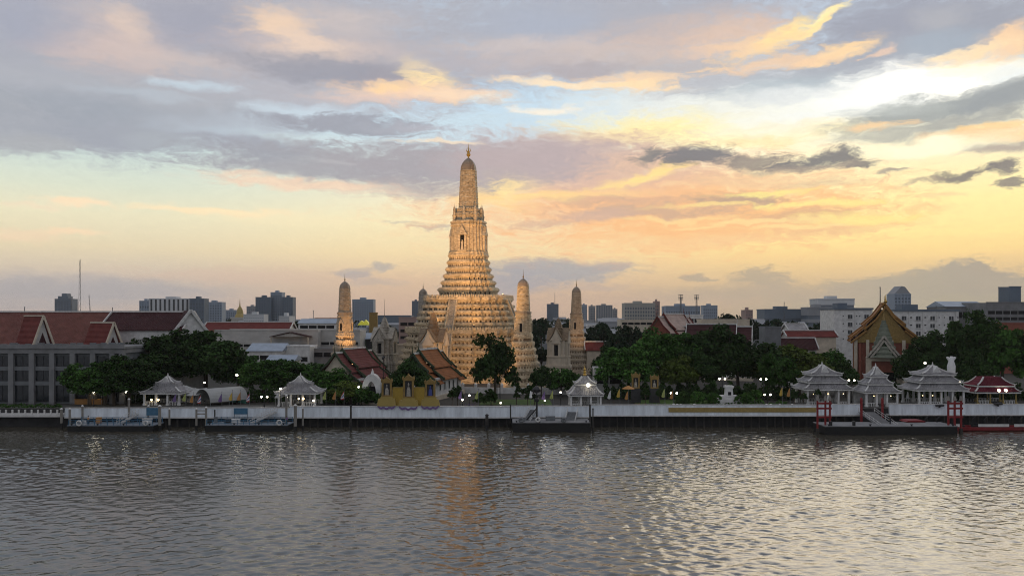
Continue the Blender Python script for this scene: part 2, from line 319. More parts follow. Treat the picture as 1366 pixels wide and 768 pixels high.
glow('lamp_warm', (1., .78, .42), 11.); glow('lamp_white', (1., .90, .70), 13.); glow('lamp_big', (1., .90, .66), 8.); glow('lamp_soft', (1., .74, .38), 4.); glow('sign_yellow', (.75, .72, .08), .18)
glow('flood_lens', (1., .62, .25), 12.)

# ================================================================== mesh tools
class MB:
    def __init__(s): s.v = []; s.f = []; s.M = Matrix()
    def add(s, vs, fs):
        b = len(s.v); M = s.M
        s.v += [tuple(M @ Vector(p)) for p in vs]; s.f += [tuple(b+i for i in f) for f in fs]
    def box(s, x0, x1, y0, y1, z0, z1):
        s.add([(x0,y0,z0),(x1,y0,z0),(x1,y1,z0),(x0,y1,z0),(x0,y0,z1),(x1,y0,z1),(x1,y1,z1),(x0,y1,z1)],
              [(0,3,2,1),(4,5,6,7),(0,1,5,4),(1,2,6,5),(2,3,7,6),(3,0,4,7)])
    def cbox(s, c, d):
        s.box(c[0]-d[0]/2, c[0]+d[0]/2, c[1]-d[1]/2, c[1]+d[1]/2, c[2]-d[2]/2, c[2]+d[2]/2)
    def taper(s, x, y, z0, z1, a0, b0, a1, b1):
        s.add([(x-a0,y-b0,z0),(x+a0,y-b0,z0),(x+a0,y+b0,z0),(x-a0,y+b0,z0),(x-a1,y-b1,z1),(x+a1,y-b1,z1),(x+a1,y+b1,z1),(x-a1,y+b1,z1)],
              [(0,3,2,1),(4,5,6,7),(0,1,5,4),(1,2,6,5),(2,3,7,6),(3,0,4,7)])
    def loft(s, rings, cap=True):
        n = len(rings[0]); vs = [p for r in rings for p in r]; fs = []
        for k in range(len(rings)-1):
            for i in range(n):
                j = (i+1) % n; fs.append((k*n+i, k*n+j, (k+1)*n+j, (k+1)*n+i))
        if cap:
            fs.append(tuple(reversed(range(n)))); fs.append(tuple((len(rings)-1)*n+i for i in range(n)))
        s.add(vs, fs)
    def lathe(s, prof, n=12, c=(0,0,0), cap=True):
        s.loft([[(c[0]+r*math.cos(2*math.pi*i/n), c[1]+r*math.sin(2*math.pi*i/n), c[2]+z) for i in range(n)] for z, r in prof], cap)
    def ball(s, c, r, n=8):
        s.lathe([(-r*math.cos(math.pi*k/6), max(.02*r, r*math.sin(math.pi*k/6))) for k in range(7)], n, c)
    def tube(s, p, q, r0, r1=None, n=6):
        r1 = r0 if r1 is None else r1; p, q = Vector(p), Vector(q); d = (q-p).normalized()
        a = d.orthogonal().normalized(); b = d.cross(a)
        s.loft([[tuple(c + a*(r*math.cos(2*math.pi*i/n)) + b*(r*math.sin(2*math.pi*i/n))) for i in range(n)] for c, r in ((p, r0), (q, r1))])
    def bar(s, p, q, w, h):
        """rectangular bar from p to q, w across, h high"""
        p, q = Vector(p), Vector(q); d = (q-p).normalized(); up = Vector((0,0,1))
        if abs(d.z) > .99: up = Vector((0,1,0))
        a = d.cross(up).normalized()*(w/2); b = a.cross(d).normalized()*(h/2)
        r = lambda c: [tuple(c-a-b), tuple(c+a-b), tuple(c+a+b), tuple(c-a+b)]
        s.loft([r(p), r(q)])
    def prism(s, poly, y0, y1):
        """polygon in x, z extruded along y"""
        n = len(poly)
        s.add([(x, y0, z) for x, z in poly]+[(x, y1, z) for x, z in poly],
              [tuple(range(n)), tuple(reversed(range(n, 2*n)))]+[((i+1) % n, i, n+i, n+(i+1) % n) for i in range(n)])
    def prismx(s, poly, x0, x1):
        """polygon in y, z extruded along x"""
        n = len(poly)
        s.add([(x0, y, z) for y, z in poly]+[(x1, y, z) for y, z in poly],
              [tuple(reversed(range(n))), tuple(range(n, 2*n))]+[(i, (i+1) % n, n+(i+1) % n, n+i) for i in range(n)])
    def slab(s, a, b, c, d, t):
        """a four-cornered sheet given a thickness t straight down"""
        pts = [a, b, c, d]; s.add(pts+[(p[0], p[1], p[2]-t) for p in pts], [(0,1,2,3),(7,6,5,4)]+[(i, 4+i, 4+(i+1) % 4, (i+1) % 4) for i in range(4)])
    def mesh(s, name, m, smooth=False):
        me = bpy.data.meshes.new(name); me.from_pydata(s.v, [], s.f)
        bm_fix(me); me.materials.append(MATS[m] if isinstance(m, str) else m)
        if smooth: me.polygons.foreach_set('use_smooth', [True]*len(me.polygons))
        me.update(); return me
    def build(s, name, m, parent=None, smooth=False, loc=None, rz=None, label=None):
        o = bpy.data.objects.new(name, s.mesh(name, m, smooth)); COL.objects.link(o)
        if parent: o.parent = parent
        if loc: o.location = loc
        if rz: o.rotation_euler.z = rz
        if label: o['label'] = label
        return o
import bmesh
def bm_fix(me):
    if len(me.polygons) > 60000: return
    b = bmesh.new(); b.from_mesh(me); bmesh.ops.recalc_face_normals(b, faces=b.faces); b.to_mesh(me); b.free()
USED = {}
def tag(o, label, cat, group=None, kind=None):
    o['label'] = label; o['category'] = cat
    if group: o['group'] = group
    if kind: o['kind'] = kind
    USED.setdefault(label, []).append(o.name)
    return o
def thing(name, label, cat, loc=(0,0,0), rz=0., group=None):
    o = bpy.data.objects.new(name, None); COL.objects.link(o); o.location = loc; o.rotation_euler.z = rz; o.empty_display_size = .5
    return tag(o, label, cat, group)
def dup(root, loc, rz=None, label=None, sc=None, group=None):
    kids = {}
    for o in bpy.data.objects:
        if o.parent: kids.setdefault(o.parent, []).append(o)
    def cp(o, par):
        c = o.copy(); COL.objects.link(c)
        if par: c.parent = par
        for k in kids.get(o, []): cp(k, c)
        return c
    r = cp(root, None); r.location = loc
    if rz is not None: r.rotation_euler.z = rz
    if sc: r.scale = sc
    if label: r['label'] = label; USED.setdefault(label, []).append(r.name)
    if group: r['group'] = group
    return r

# ================================================================== the setting
BANK = 175.0; GZ = 3.9                       # river wall face, ground level above the water
def grid_axis(dense0, dense1, step, far0, far1):
    a = list(np.arange(dense0, dense1 + step/2, step)); g = step*2; lo = []; x = dense0
    while x > far0: g *= 1.35; x -= g; lo.append(max(x, far0))
    hi = []; g = step*2; x = a[-1]
    while x < far1: g *= 1.35; x += g; hi.append(min(x, far1))
    return np.array(lo[::-1] + a + hi)
def build_water():
    xs = grid_axis(-165, 165, .27, -4000, 4000); ys = grid_axis(66, 176.6, .20, -400, 177.4)
    rng = np.random.default_rng(4); Xg, Yg = np.meshgrid(xs, ys); Zg = np.zeros_like(Xg)
    for k in range(40):                       # choppy river: many short crests, mostly across the view
        lam = .66*(1.043**k)*rng.uniform(.9, 1.1); th = rng.normal(0, .85) + (math.pi/2 if rng.random() > .12 else 0)
        a = .0049*min(lam, 2.0)*(max(lam, 2.0)/2.0)**.3*rng.uniform(.6, 1.2); kk = 2*math.pi/lam; ph = rng.uniform(0, 6.28)
        px_, py_ = kk*math.cos(th), kk*math.sin(th)
        arg = px_*Xg + py_*Yg + ph + .9*np.sin(.11*Xg*rng.uniform(.5, 1.5) + .07*Yg + ph*2)
        Zg += a*(np.sin(arg) + .26*np.cos(2*arg))
    gust = .85 + .30*np.sin(.045*Xg + .02*Yg + 1.)*np.sin(.03*Yg - .02*Xg + .4) + .25*np.sin(.021*Xg - .11*Yg + 2.)*np.sin(.013*Xg + .05*Yg)
    fade = np.clip((165-np.abs(Xg))/20+.0, 0, 1)*np.clip((Yg-66)/6, 0, 1)
    Zg *= gust*fade
    n, m = len(ys), len(xs); co = np.stack([Xg, Yg, Zg], -1).reshape(-1, 3).astype(np.float32)
    idx = np.arange(n*m).reshape(n, m); q = np.stack([idx[:-1,:-1], idx[:-1,1:], idx[1:,1:], idx[1:,:-1]], -1).reshape(-1, 4)
    me = bpy.data.meshes.new("water"); me.vertices.add(n*m); me.vertices.foreach_set('co', co.ravel())
    me.loops.add(q.size); me.loops.foreach_set('vertex_index', q.ravel().astype(np.int32)); me.polygons.add(len(q))
    me.polygons.foreach_set('loop_start', np.arange(0, q.size, 4, dtype=np.int32)); me.polygons.foreach_set('loop_total', np.full(len(q), 4, dtype=np.int32))
    me.polygons.foreach_set('use_smooth', np.ones(len(q), dtype=bool)); me.update(calc_edges=True); me.validate()
    w = bpy.data.materials.new('river_water'); w.use_nodes = True; t = w.node_tree; ns, ls = t.nodes, t.links; bs = ns['Principled BSDF']
    bs.inputs['Base Color'].default_value = (.072, .064, .047, 1); bs.inputs['Roughness'].default_value = .05; bs.inputs['IOR'].default_value = 1.72; bs.inputs['Specular IOR Level'].default_value = .62
    tcn = ns.new('ShaderNodeTexCoord'); hs = []
    for scl, st in (((1.3, 2.6, 1), .5), ((3.6, 7.0, 1), .35)):
        mp = ns.new('ShaderNodeMapping'); mp.inputs[3].default_value = scl; ls.new(tcn.outputs['Object'], mp.inputs[0])
        nz = ns.new('ShaderNodeTexNoise'); nz.inputs['Scale'].default_value = 1.; nz.inputs['Detail'].default_value = 3; nz.inputs['Distortion'].default_value = .5; ls.new(mp.outputs[0], nz.inputs['Vector']); hs.append((nz, st))
    b1 = ns.new('ShaderNodeBump'); b1.inputs['Strength'].default_value = .5; b1.inputs['Distance'].default_value = .05; ls.new(hs[0][0].outputs[0], b1.inputs['Height'])
    b2 = ns.new('ShaderNodeBump'); b2.inputs['Strength'].default_value = .35; b2.inputs['Distance'].default_value = .022; ls.new(hs[1][0].outputs[0], b2.inputs['Height']); ls.new(b1.outputs[0], b2.inputs['Normal'])
    ls.new(b2.outputs[0], bs.inputs['Normal']); me.materials.append(w)
    o = bpy.data.objects.new('water', me); COL.objects.link(o); o['kind'] = 'structure'; o['label'] = 'rippled grey brown river water'
build_water()
def struct(name, mb, m, label=None):
    o = mb.build(name, m); o['kind'] = 'structure'
    if label: o['label'] = label
    return o
g = MB(); g.add([(-9000,177,GZ),(9000,177,GZ),(9000,11000,GZ),(-9000,11000,GZ)], [(0,1,2,3)]); struct('ground', g, 'ground_soil')
g = MB(); g.box(-4000, 4000, 177.05, 177.35, -2, GZ-.004); struct('embankment', g, 'dark_concrete')
g = MB(); g.box(-150, 150, 177.4, 184, GZ+.004, GZ+.05); struct('promenade', g, 'paving_stone')
g = MB(); g.box(X(640,190), X(735,190), 184.1, 197, GZ+.006, GZ+.07); struct('lawn', g, 'grass_green')
g = MB(); g.box(X(845,190), X(1000,190), 184.1, 196, GZ+.006, GZ+.07); struct('lawn', g, 'grass_green')

# ------------------------------------------------------------------ river wall: white parapet on a dark piled deck
def wall_run(x0, x1, zt, zb, label, piles, rail=True, mname='white_wall_paint'):
    r = thing('river_wall', label, 'river wall', ((x0+x1)/2, BANK, 0)); c = (x0+x1)/2
    b = MB(); b.prismx([(.0, zb), (.55, zb), (.55, zt-.16), (.22, zt-.16)], x0-c, x1-c); b.build('parapet', mname, r)
    b = MB(); b.box(x0-c, x1-c, .12, .72, zt-.157, zt); b.build('coping', 'white_trim', r)
    b = MB(); b.box(x0-c, x1-c, -.12, .3, zb-.28, zb-.003); b.box(x0-c, x1-c, .303, 2.0, zb-.3, zb-.02); b.build('deck_edge', 'white_trim', r)
    pm = None; n = int((x1-x0)/piles)
    for i in range(n):
        if pm is None:
            p = MB(); p.lathe([(-1.5,.19),(zb-.3,.17)], 8); pm = p.mesh('pile', 'wet_shaded_pile')  # pale piles, with the under-deck shade put into their colour
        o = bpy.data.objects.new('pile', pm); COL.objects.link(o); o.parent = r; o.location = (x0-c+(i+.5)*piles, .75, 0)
    if rail:
        for i in range(n//2):
            pass
    return r
XL = X(-40,175); XA = X(84,175)
WALLS = [wall_run(XA+.3, X(386,175), Z(543.5,175), Z(556,175), 'white river wall on dark piles behind the two blue pontoons', 2.6),
         wall_run(X(386,175)+.02, X(682,175), Z(541.5,175), Z(556,175), 'white river wall below the three golden frames', 1.75),
         wall_run(X(787,175), X(1090,175), Z(539.5,175), Z(553.5,175), 'white river wall carrying a long gold band', 1.75),
         wall_run(X(1090,175)+.02, X(1150,175), Z(538.5,175), Z(553,175), 'short white river wall beside the red mooring gate and white pavilion', 1.8),
         wall_run(X(1187,175), X(1520,175), Z(538.5,175), Z(552.5,175), 'white river wall behind the long red boat', 1.9),
         wall_run(X(682,175)+.02, X(787,175)-.02, Z(541,175), Z(555.5,175), 'white river wall behind the dark central pontoon', 1.75)]
b = MB(); b.box(X(892,174.9)-WALLS[2].location.x, X(1089,174.9)-WALLS[2].location.x, -.06, .30, Z(549.5,175), Z(543.5,175)); b.build('gold_band', 'gold_paint', WALLS[2])
# low bollard fence on the far left
r = thing('bollard_fence', 'low white slab with a row of short white bollards before a hedge', 'fence', ((XL+XA)/2, BANK, 0)); c = r.location.x
b = MB(); b.box(XL-c, XA-c, 0, 1.9, Z(556,175), Z(552,175)); b.build('slab', 'white_plaster', r)
pm = None
for i in range(14):
    if pm is None:
        p = MB(); p.box(-.14,.14,-.14,.14,0,.85); p.taper(0,0,.85,.95,.17,.17,.06,.06); pm = p.mesh('bollard', 'white_plaster')
    o = bpy.data.objects.new('bollard', pm); COL.objects.link(o); o.parent = r; o.location = (XL-c+.6+i*1.42, .4, Z(552,175)+.003)
b = MB(); b.box(XL-c, XA-c, 1.95, 2.1, -1.5, Z(556,175)); b.build('back_wall', 'dark_concrete', r)

# ================================================================== prangs
STEPS = [(1,.42),(.89,.42),(.89,.60),(.77,.60),(.77,.77)]
def plan(Rr, steps=STEPS):
    q = steps + [(y, x) for x, y in reversed(steps[:-1])]
    out = []
    for k in range(4):
        ca, sa = round(math.cos(k*math.pi/2)), round(math.sin(k*math.pi/2))
        out += [(Rr*(x*ca-y*sa), Rr*(x*sa+y*ca)) for x, y in q]
    return out
def prang_loft(mb, prof):
    mb.loft([[(x, y, z) for x, y in plan(r)] for z, r in prof])
def tier(z0, z1, r0, r1, n, prof, deep=.055):
    """n moulded storeys between two heights, each plinth, waist and cornice"""
    spots = []
    for i in range(n):
        a, b_ = i/n, (i+1)/n; za, zb = z0+(z1-z0)*a, z0+(z1-z0)*b_; ra, rb = r0+(r1-r0)*a, r0+(r1-r0)*b_; h = zb-za; d = deep*ra
        prof += [(za+.001, ra), (za+.14*h, ra), (za+.17*h, ra-d*.5), (za+.24*h, ra-d*.5), (za+.27*h, rb-d*.95), (za+.66*h, rb-d*.95), (za+.70*h, rb-.2*d), (za+.80*h, rb-.2*d), (za+.84*h, rb+.1*d), (za+.97*h, rb+.1*d), (zb-.001, rb)]
        spots.append((za+.27*h, .40*h, rb-d*.95, d*.85))
    return spots
def ring_figs(mb, z, h, r, dep, space, w=None, kind=0):
    """a row of small carved guardians, arms raised, holding up the cornice"""
    pts = plan(r); n = len(pts)
    for i in range(n):
        a, b_ = Vector((*pts[i], 0)), Vector((*pts[(i+1) % n], 0)); e = b_-a; l = e.length
        k = int(round(l/space))
        if k < 1: continue
        t = e/l; nr = Vector((t.y, -t.x, 0))
        if nr.dot(a+b_) < 0: nr = -nr
        for j in range(k):
            c = a + t*(l*(j+.5)/k); ww = min(w or space*.36, l/k*.45)
            def R4(z_, s, d0, d1): return [tuple(c - t*ww*s - nr*.05 + nr*d0*0 + Vector((0,0,z_))), tuple(c + t*ww*s - nr*.05 + Vector((0,0,z_))), tuple(c + t*ww*s + nr*d1 + Vector((0,0,z_))), tuple(c - t*ww*s + nr*d1 + Vector((0,0,z_)))]
            if kind == 0: mb.loft([R4(z, 1., 0, dep), R4(z+h*.28, .5, 0, dep*.9), R4(z+h*.62, .62, 0, dep*.8), R4(z+h*.74, 1.05, 0, dep*.9), R4(z+h, 1.05, 0, dep)])
            else: mb.loft([R4(z, 1., 0, dep), R4(z+h*.6, .9, 0, dep), R4(z+h, .3, 0, dep*.7)])
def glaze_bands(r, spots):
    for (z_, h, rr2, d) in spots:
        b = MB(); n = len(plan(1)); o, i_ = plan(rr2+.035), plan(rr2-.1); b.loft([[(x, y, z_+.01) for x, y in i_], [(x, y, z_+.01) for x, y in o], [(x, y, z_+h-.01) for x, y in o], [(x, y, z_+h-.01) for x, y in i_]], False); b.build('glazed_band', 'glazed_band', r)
def ring_niches(mb, z, h, r, space):
    """dark arched niches between the guardians"""
    pts = plan(r); n = len(pts)
    for i in range(n):
        a, b_ = Vector((*pts[i], 0)), Vector((*pts[(i+1) % n], 0)); e = b_-a; l = e.length; k = int(round(l/space))
        if k < 1: continue
        t = e/l; nr = Vector((t.y, -t.x, 0)); nr = nr if nr.dot(a+b_) > 0 else -nr
        for j in range(k+1):
            c = a + t*(l*j/k); w = space*.17
            q = lambda s, zz, o: tuple(c + t*w*s + nr*o + Vector((0,0,zz)))
            mb.add([q(-1,z+.02,-.05), q(1,z+.02,-.05), q(1,z+.02,.04), q(-1,z+.02,.04), q(-1,z+h*.7,-.05), q(1,z+h*.7,-.05), q(1,z+h*.7,.04), q(-1,z+h*.7,.04), q(0,z+h*.95,-.05), q(0,z+h*.95,.04)], [(0,1,2,3),(3,2,6,9,7),(1,0,4,8,5),(0,3,7,4),(1,5,6,2),(4,7,9,8),(5,8,9,6)])
TH = R(-17.0); CX, CY = X(625,270), 270.0
U = Vector((math.cos(TH), math.sin(TH), 0)); VV = Vector((-math.sin(TH), math.cos(TH), 0))
def stair(mb, mb2, k, z0, z1, r0, r1, w):
    """four steep flights up a terrace, one on each face"""
    if True:
        mb.M = mb2.M = Matrix.Rotation(k*math.pi/2, 4, 'Z'); n = 12; pts = [(-r0-.9, z0)]
        for i in range(n):
            y = -r0-.9+(r0+.9-r1)*i/n; pts += [(y, z0+(z1-z0)*(i+1)/n), (y+(r0+.9-r1)/n, z0+(z1-z0)*(i+1)/n)]
        pts += [(-r1+.5, z1), (-r1+.5, z0)]
        mb.prismx(pts, -w, w)
        for sx in (-1, 1):
            xa, xb = sorted((sx*(w+.003), sx*(w+.4)))
            mb2.prismx([(-r0-1.2, z0), (-r0-1.2, z0+.8), (-r1-.2, z1+.9), (-r1+.55, z1+.9), (-r1+.55, z0)], xa, xb)
    mb.M = mb2.M = Matrix()
def central_prang():
    r = thing('central_prang', 'tall central prang of the temple, floodlit gold, ringed by carved tiers', 'temple tower', (CX, CY, 0), TH)
    b = MB(); prof = [(GZ-.2, 24.0), (GZ+1.6, 24.0), (GZ+1.61, 23.2)]; sp = tier(GZ+1.62, 19.4, 23.0, 19.4, 7, prof, .042); prof += [(19.41, 19.9), (20.3, 19.9)]; prang_loft(b, prof); b.build('lower_terrace', 'prang_mosaic', r)
    b = MB(); prof = [(20.302, 17.8)]; sp2 = tier(20.31, 30.2, 17.8, 13.9, 5, prof, .048); prof += [(30.21, 14.3), (31.0, 14.3)]; prang_loft(b, prof); b.build('upper_terrace', 'prang_mosaic', r)
    b = MB(); prof = [(31.002, 10.7)]
    z = [31.01, 34.0, 36.3, 38.6, 40.9, 43.2, 45.6]; rr_ = [10.7, 9.6, 8.7, 7.9, 7.2, 6.75, 6.35]; sp3 = []
    for i in range(6): sp3 += tier(z[i], z[i+1], rr_[i], rr_[i+1]+.12, 1, prof, .09)
    prof += [(45.61, 6.3), (46.4, 6.3), (46.42, 5.85), (47.0, 5.75), (55.2, 5.35), (55.25, 5.65), (55.8, 5.7), (55.82, 5.4), (56.3, 5.45), (56.32, 5.75), (57.0, 5.7)]; prang_loft(b, prof); b.build('tower_body', 'prang_mosaic', r)
    b = MB(); prof = [(57.002, 4.6), (57.5, 4.55), (57.52, 4.1), (59.1, 3.95), (59.12, 4.35), (59.7, 4.3), (59.72, 3.75), (61.0, 3.6), (61.02, 3.85), (61.5, 3.7)]; prang_loft(b, prof); b.build('gallery', 'prang_mosaic', r)
    b = MB(); prof = []
    for i in range(7):
        za, zb = 61.502+i*1.85, 61.502+(i+1)*1.85; ra = 3.12-.085*i; prof += [(za, ra), (za+.25, ra), (za+.27, ra-.14), (za+1.45, ra-.17), (za+1.48, ra+.05), (zb-.002, ra-.02)]
    prang_loft(b, prof); b.build('shaft', 'prang_mosaic', r)
    b = MB(); prang_loft(b, [(74.455, 2.5), (75.3, 2.46), (76.2, 2.25), (77.0, 1.9), (77.7, 1.42), (78.3, .85), (78.7, .3)]); b.build('dome', 'crown_stone', r)
    b = MB(); b.lathe([(78.65,.3),(79.2,.25),(79.4,.55),(79.9,.75),(80.4,.5),(80.7,.2),(81.0,.34),(81.3,.16),(83.6,.04)], 10)
    for k in range(6):
        a = k*math.pi/3; b.tube((.3*math.cos(a), .3*math.sin(a), 80.5), (.75*math.cos(a), .75*math.sin(a), 81.2), .1); b.tube((.75*math.cos(a), .75*math.sin(a), 81.2), (.5*math.cos(a), .5*math.sin(a), 82.2), .09, .03)
    b.build('finial', 'gold_leaf', r)
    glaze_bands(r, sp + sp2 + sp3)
    f = MB()
    for (z_, h, rr2, d) in sp: ring_figs(f, z_, h, rr2, d*.7, 1.3)
    for (z_, h, rr2, d) in sp2: ring_figs(f, z_, h, rr2, d*.7, 1.15)
    for (z_, h, rr2, d) in sp3: ring_figs(f, z_, h, rr2, d*.7, .8)
    for k in range(7): ring_figs(f, 61.502+k*1.85+.27, 1.2, 3.0-.085*k, .16, .5, .16, 1)
    ring_figs(f, 57.55, 1.5, 4.1, .3, .75); ring_figs(f, 59.75, 1.2, 3.72, .25, .7)
    o = f.build('carved_guardian', 'prang_mosaic', r); o['kind'] = 'stuff'
    f = MB()
    for (z_, h, rr2, d) in sp3[:1] + sp3[2:3] + sp2[1:2] + sp2[3:4] + sp[2::2]: ring_niches(f, z_, h, rr2, 1.0)
    o = f.build('niche_opening', 'dark_opening', r); o['kind'] = 'stuff'
    f = MB(); ring_figs(f, 20.303, 1.05, 19.7, .3, .95, .3, 1); ring_figs(f, 31.003, .95, 14.0, .3, .85, .27, 1)
    o = f.build('parapet_merlon', 'prang_mosaic', r); o['kind'] = 'stuff'
    for args in ((GZ, 20.3, 22.6, 19.3, 1.5), (20.31, 31.0, 17.0, 13.6, 1.1)):
        for k in range(4):
            s1, s2 = MB(), MB(); stair(s1, s2, k, *args); st = s1.build('stairway', 'carved_stone', r); s2.build('stair_wall', 'prang_mosaic', st)
    for k in range(4):                                   # deep niches with a rider statue on each side of the body
        Mx = Matrix.Rotation(k*math.pi/2, 4, 'Z')
        b = MB(); b.M = Mx; b.box(-1.5,-.75,-6.35,-5.3,47.0,52.0); b.box(.75,1.5,-6.35,-5.3,47.0,52.0); b.box(-1.6,1.6,-6.45,-5.3,46.42,46.98); b.prism([(-1.8,52.003),(1.8,52.003),(1.0,53.2),(0,55.2),(-1.0,53.2)], -6.5, -5.3); n = b.build('niche', 'prang_mosaic', r)
        b = MB(); b.M = Mx; b.box(-.75,.75,-5.82,-5.78,47.0,52.0); b.build('niche_opening', 'dark_opening', n)
        b = MB(); b.M = Mx; b.taper(0,-6.05,47.0,48.6,.5,.2,.3,.2); b.taper(0,-6.05,48.602,49.7,.3,.18,.42,.18); b.ball((0,-6.05,50.1),.3); b.build('statue', 'stucco_cream', n)
        d_ = (k+.5)*math.pi/2
        for a, rr2 in ((k*math.pi/2, 4.55), (d_, 5.3)):       # slim turrets standing round the gallery
            b = MB(); b.lathe([(57.0,.62),(58.6,.62),(58.7,.75),(59.0,.75),(59.1,.55),(60.9,.45),(61.6,.3),(62.0,.1),(62.9,.03)], 8, (rr2*math.cos(a), rr2*math.sin(a), 0)); b.build('turret', 'prang_mosaic', r)
    return r
central_prang()

def satellite(loc, label, m):
    r = thing('satellite_prang', label, 'temple tower', loc, TH, 'slender corner prangs round the central prang')
    b = MB(); prof = [(GZ-.2, 6.3), (GZ+1.2, 6.3), (GZ+1.22, 5.9)]; sp = tier(GZ+1.24, 18.9, 5.7, 2.75, 7, prof, .085); prof += [(18.92, 2.65), (19.6, 2.6)]; prang_loft(b, prof); b.build('base', m, r)
    b = MB(); prang_loft(b, [(19.602, 2.35), (20.2, 2.3), (20.22, 2.15), (24.3, 2.02), (24.32, 2.2), (24.9, 2.25), (24.92, 2.05), (25.4, 2.1)]); b.build('tower_body', m, r)
    b = MB(); prang_loft(b, [(25.402, 2.25), (26.05, 2.25)]); b.build('dark_cornice', 'crown_stone', r)
    b = MB(); prof = []
    for i in range(6):
        za, zb = 26.052+i*1.25, 26.052+(i+1)*1.25; ra = 1.92-.055*i; prof += [(za, ra), (za+.16, ra), (za+.18, ra-.12), (za+1.0, ra-.13), (za+1.02, ra+.04), (zb-.002, ra-.02)]
    prang_loft(b, prof); b.build('shaft', m, r)
    b = MB(); prang_loft(b, [(33.555, 1.56), (34.1, 1.5), (34.6, 1.32), (35.1, .98), (35.5, .55), (35.75, .15)]); b.build('dome', 'crown_stone', r)
    b = MB(); b.lathe([(35.7,.15),(36.1,.12),(36.25,.3),(36.5,.12),(36.9,.08),(38.4,.02)], 8); b.build('finial', 'old_gold', r)
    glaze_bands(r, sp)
    f = MB()
    for (z_, h, rr2, d) in sp: ring_figs(f, z_, h, rr2, d, .95)
    for k in range(6): ring_figs(f, 26.052+k*1.25+.18, .8, 1.8-.055*k, .12, .4, .12, 1)
    o = f.build('carved_guardian', m, r); o['kind'] = 'stuff'
    for k in range(4):
        Mx = Matrix.Rotation(k*math.pi/2, 4, 'Z')
        b = MB(); b.M = Mx; b.box(-.75,-.4,-2.55,-2.0,20.2,22.6); b.box(.4,.75,-2.55,-2.0,20.2,22.6); b.prism([(-.85,22.603),(.85,22.603),(0,24.0)], -2.6, -2.0); n = b.build('niche', m, r)
        b = MB(); b.M = Mx; b.box(-.4,.4,-2.3,-2.26,20.2,22.6); b.build('niche_opening', 'dark_opening', n)
    return r
P2 = lambda a, b_: (CX + U.x*a + VV.x*b_, CY + U.y*a + VV.y*b_, 0)
satellite((X(698,232), 232, 0), 'slender prang close against the right side of the big one, warmly lit', 'prang_mosaic')
satellite((X(460,249), 249, 0), 'slender prang standing alone left of the big one above the maroon hall roof', 'prang_small_mosaic')
satellite((X(769,290), 290, 0), 'grey slender prang farthest right, beside the tall gabled shrine', 'prang_small_mosaic')
satellite((X(564.5,309), 309, 0), 'slender prang peeping out behind the left edge of the big one', 'carved_stone')

WT = 16.9
def mondop(loc, label, m, roof_m, spike, s=1.0, ht=0.):
    """square shrine with a gabled porch on each side and a stepped spire"""
    r = thing('gabled_shrine', label, 'shrine', loc, TH, 'gabled shrines midway between the corner prangs')
    b = MB(); prang_loft(b, [(GZ-.2, 5.6*s), (GZ+1, 5.6*s), (GZ+1.02, 5.1*s), (8.0, 4.7*s), (8.02, 5.0*s), (8.9, 4.9*s), (8.92, 4.4*s), (11.48, 4.2*s), (11.5, 4.5*s), (11.9, 4.4*s)]); b.build('podium', m, r)
    b = MB(); b.box(-3*s,3*s,-3*s,3*s,11.902,WT)
    for k in range(4):
        b.M = Matrix.Rotation(k*math.pi/2, 4, 'Z'); b.box(-1.7*s,-.8*s,-4.1*s,-3.003*s,11.902,WT-.2); b.box(.8*s,1.7*s,-4.1*s,-3.003*s,11.902,WT-.2); b.box(-.797*s,.797*s,-4.0*s,-3.003*s,WT-1.4,WT-.2)
    b.M = Matrix(); b.build('wall', m, r)
    for k in range(4):
        Mx = Matrix.Rotation(k*math.pi/2, 4, 'Z')
        b = MB(); b.M = Mx; b.box(-.79*s,.79*s,-3.3*s,-3.006*s,11.95,WT-1.41); b.build('doorway', 'dark_opening', r)
        b = MB(); b.M = Mx
        for (dy, dw, dz) in ((0, 0, 0), (-.5, -.45, -.9)):
            w = (2.5+dw)*s; b.prism([(-w,WT+.003+dz),(w,WT+.003+dz),(w*.5,WT+1.6+dz),(0,WT+4.0+dz),(-w*.5,WT+1.6+dz)], (-4.0+dy)*s, (-4.0+dy+.45)*s)
        b.build('gable', m, r)
        b = MB(); b.M = Mx; w = 2.7*s
        for sx in (-1, 1): b.slab((0,-4.2*s,WT+4.15),(sx*w,-4.2*s,WT+.2),(sx*w,0,WT+.2),(0,0,WT+4.15),.22) if sx > 0 else b.slab((0,0,WT+4.15),(sx*w,0,WT+.2),(sx*w,-4.2*s,WT+.2),(0,-4.2*s,WT+4.15),.22)
        b.build('roof', roof_m, r)
    b = MB(); prof = [(WT+1, 2.9*s)]
    zt = 25.4+ht; n = 7
    for i in range(n):
        za = WT+1.4+(zt-WT-1.4)*i/n; zb = WT+1.4+(zt-WT-1.4)*(i+1)/n; ra = (2.75-2.35*i/n)*s; prof += [(za, ra), (za+(zb-za)*.5, ra*.92), (za+(zb-za)*.55, ra*.78), (zb-.01, ra*.74)]
    prang_loft(b, prof); b.build('spire', roof_m, r)
    b = MB(); b.lathe([(zt-.1,.22),(zt+.6,.1),(spike,.03)], 6); b.build('spike', 'crown_stone', r)
    return r
mondop((*P2(0,-31)[:2], 0), 'gabled shrine with a pointed spire in front of the big prang above the orange roof', 'stucco_cream', 'glazed_band', 27.6, 1., .4)
mondop((X(513,279), 279, 0), 'gabled shrine with a tall thin spike right of the lone slender prang', 'carved_stone', 'carved_stone', 31.0, 1.0, -1.)
mondop((X(745,261), 261, 0), 'pale gabled shrine between the two slender prangs on the right', 'stucco_cream', 'glazed_band', 24.6, .85, -1.4)

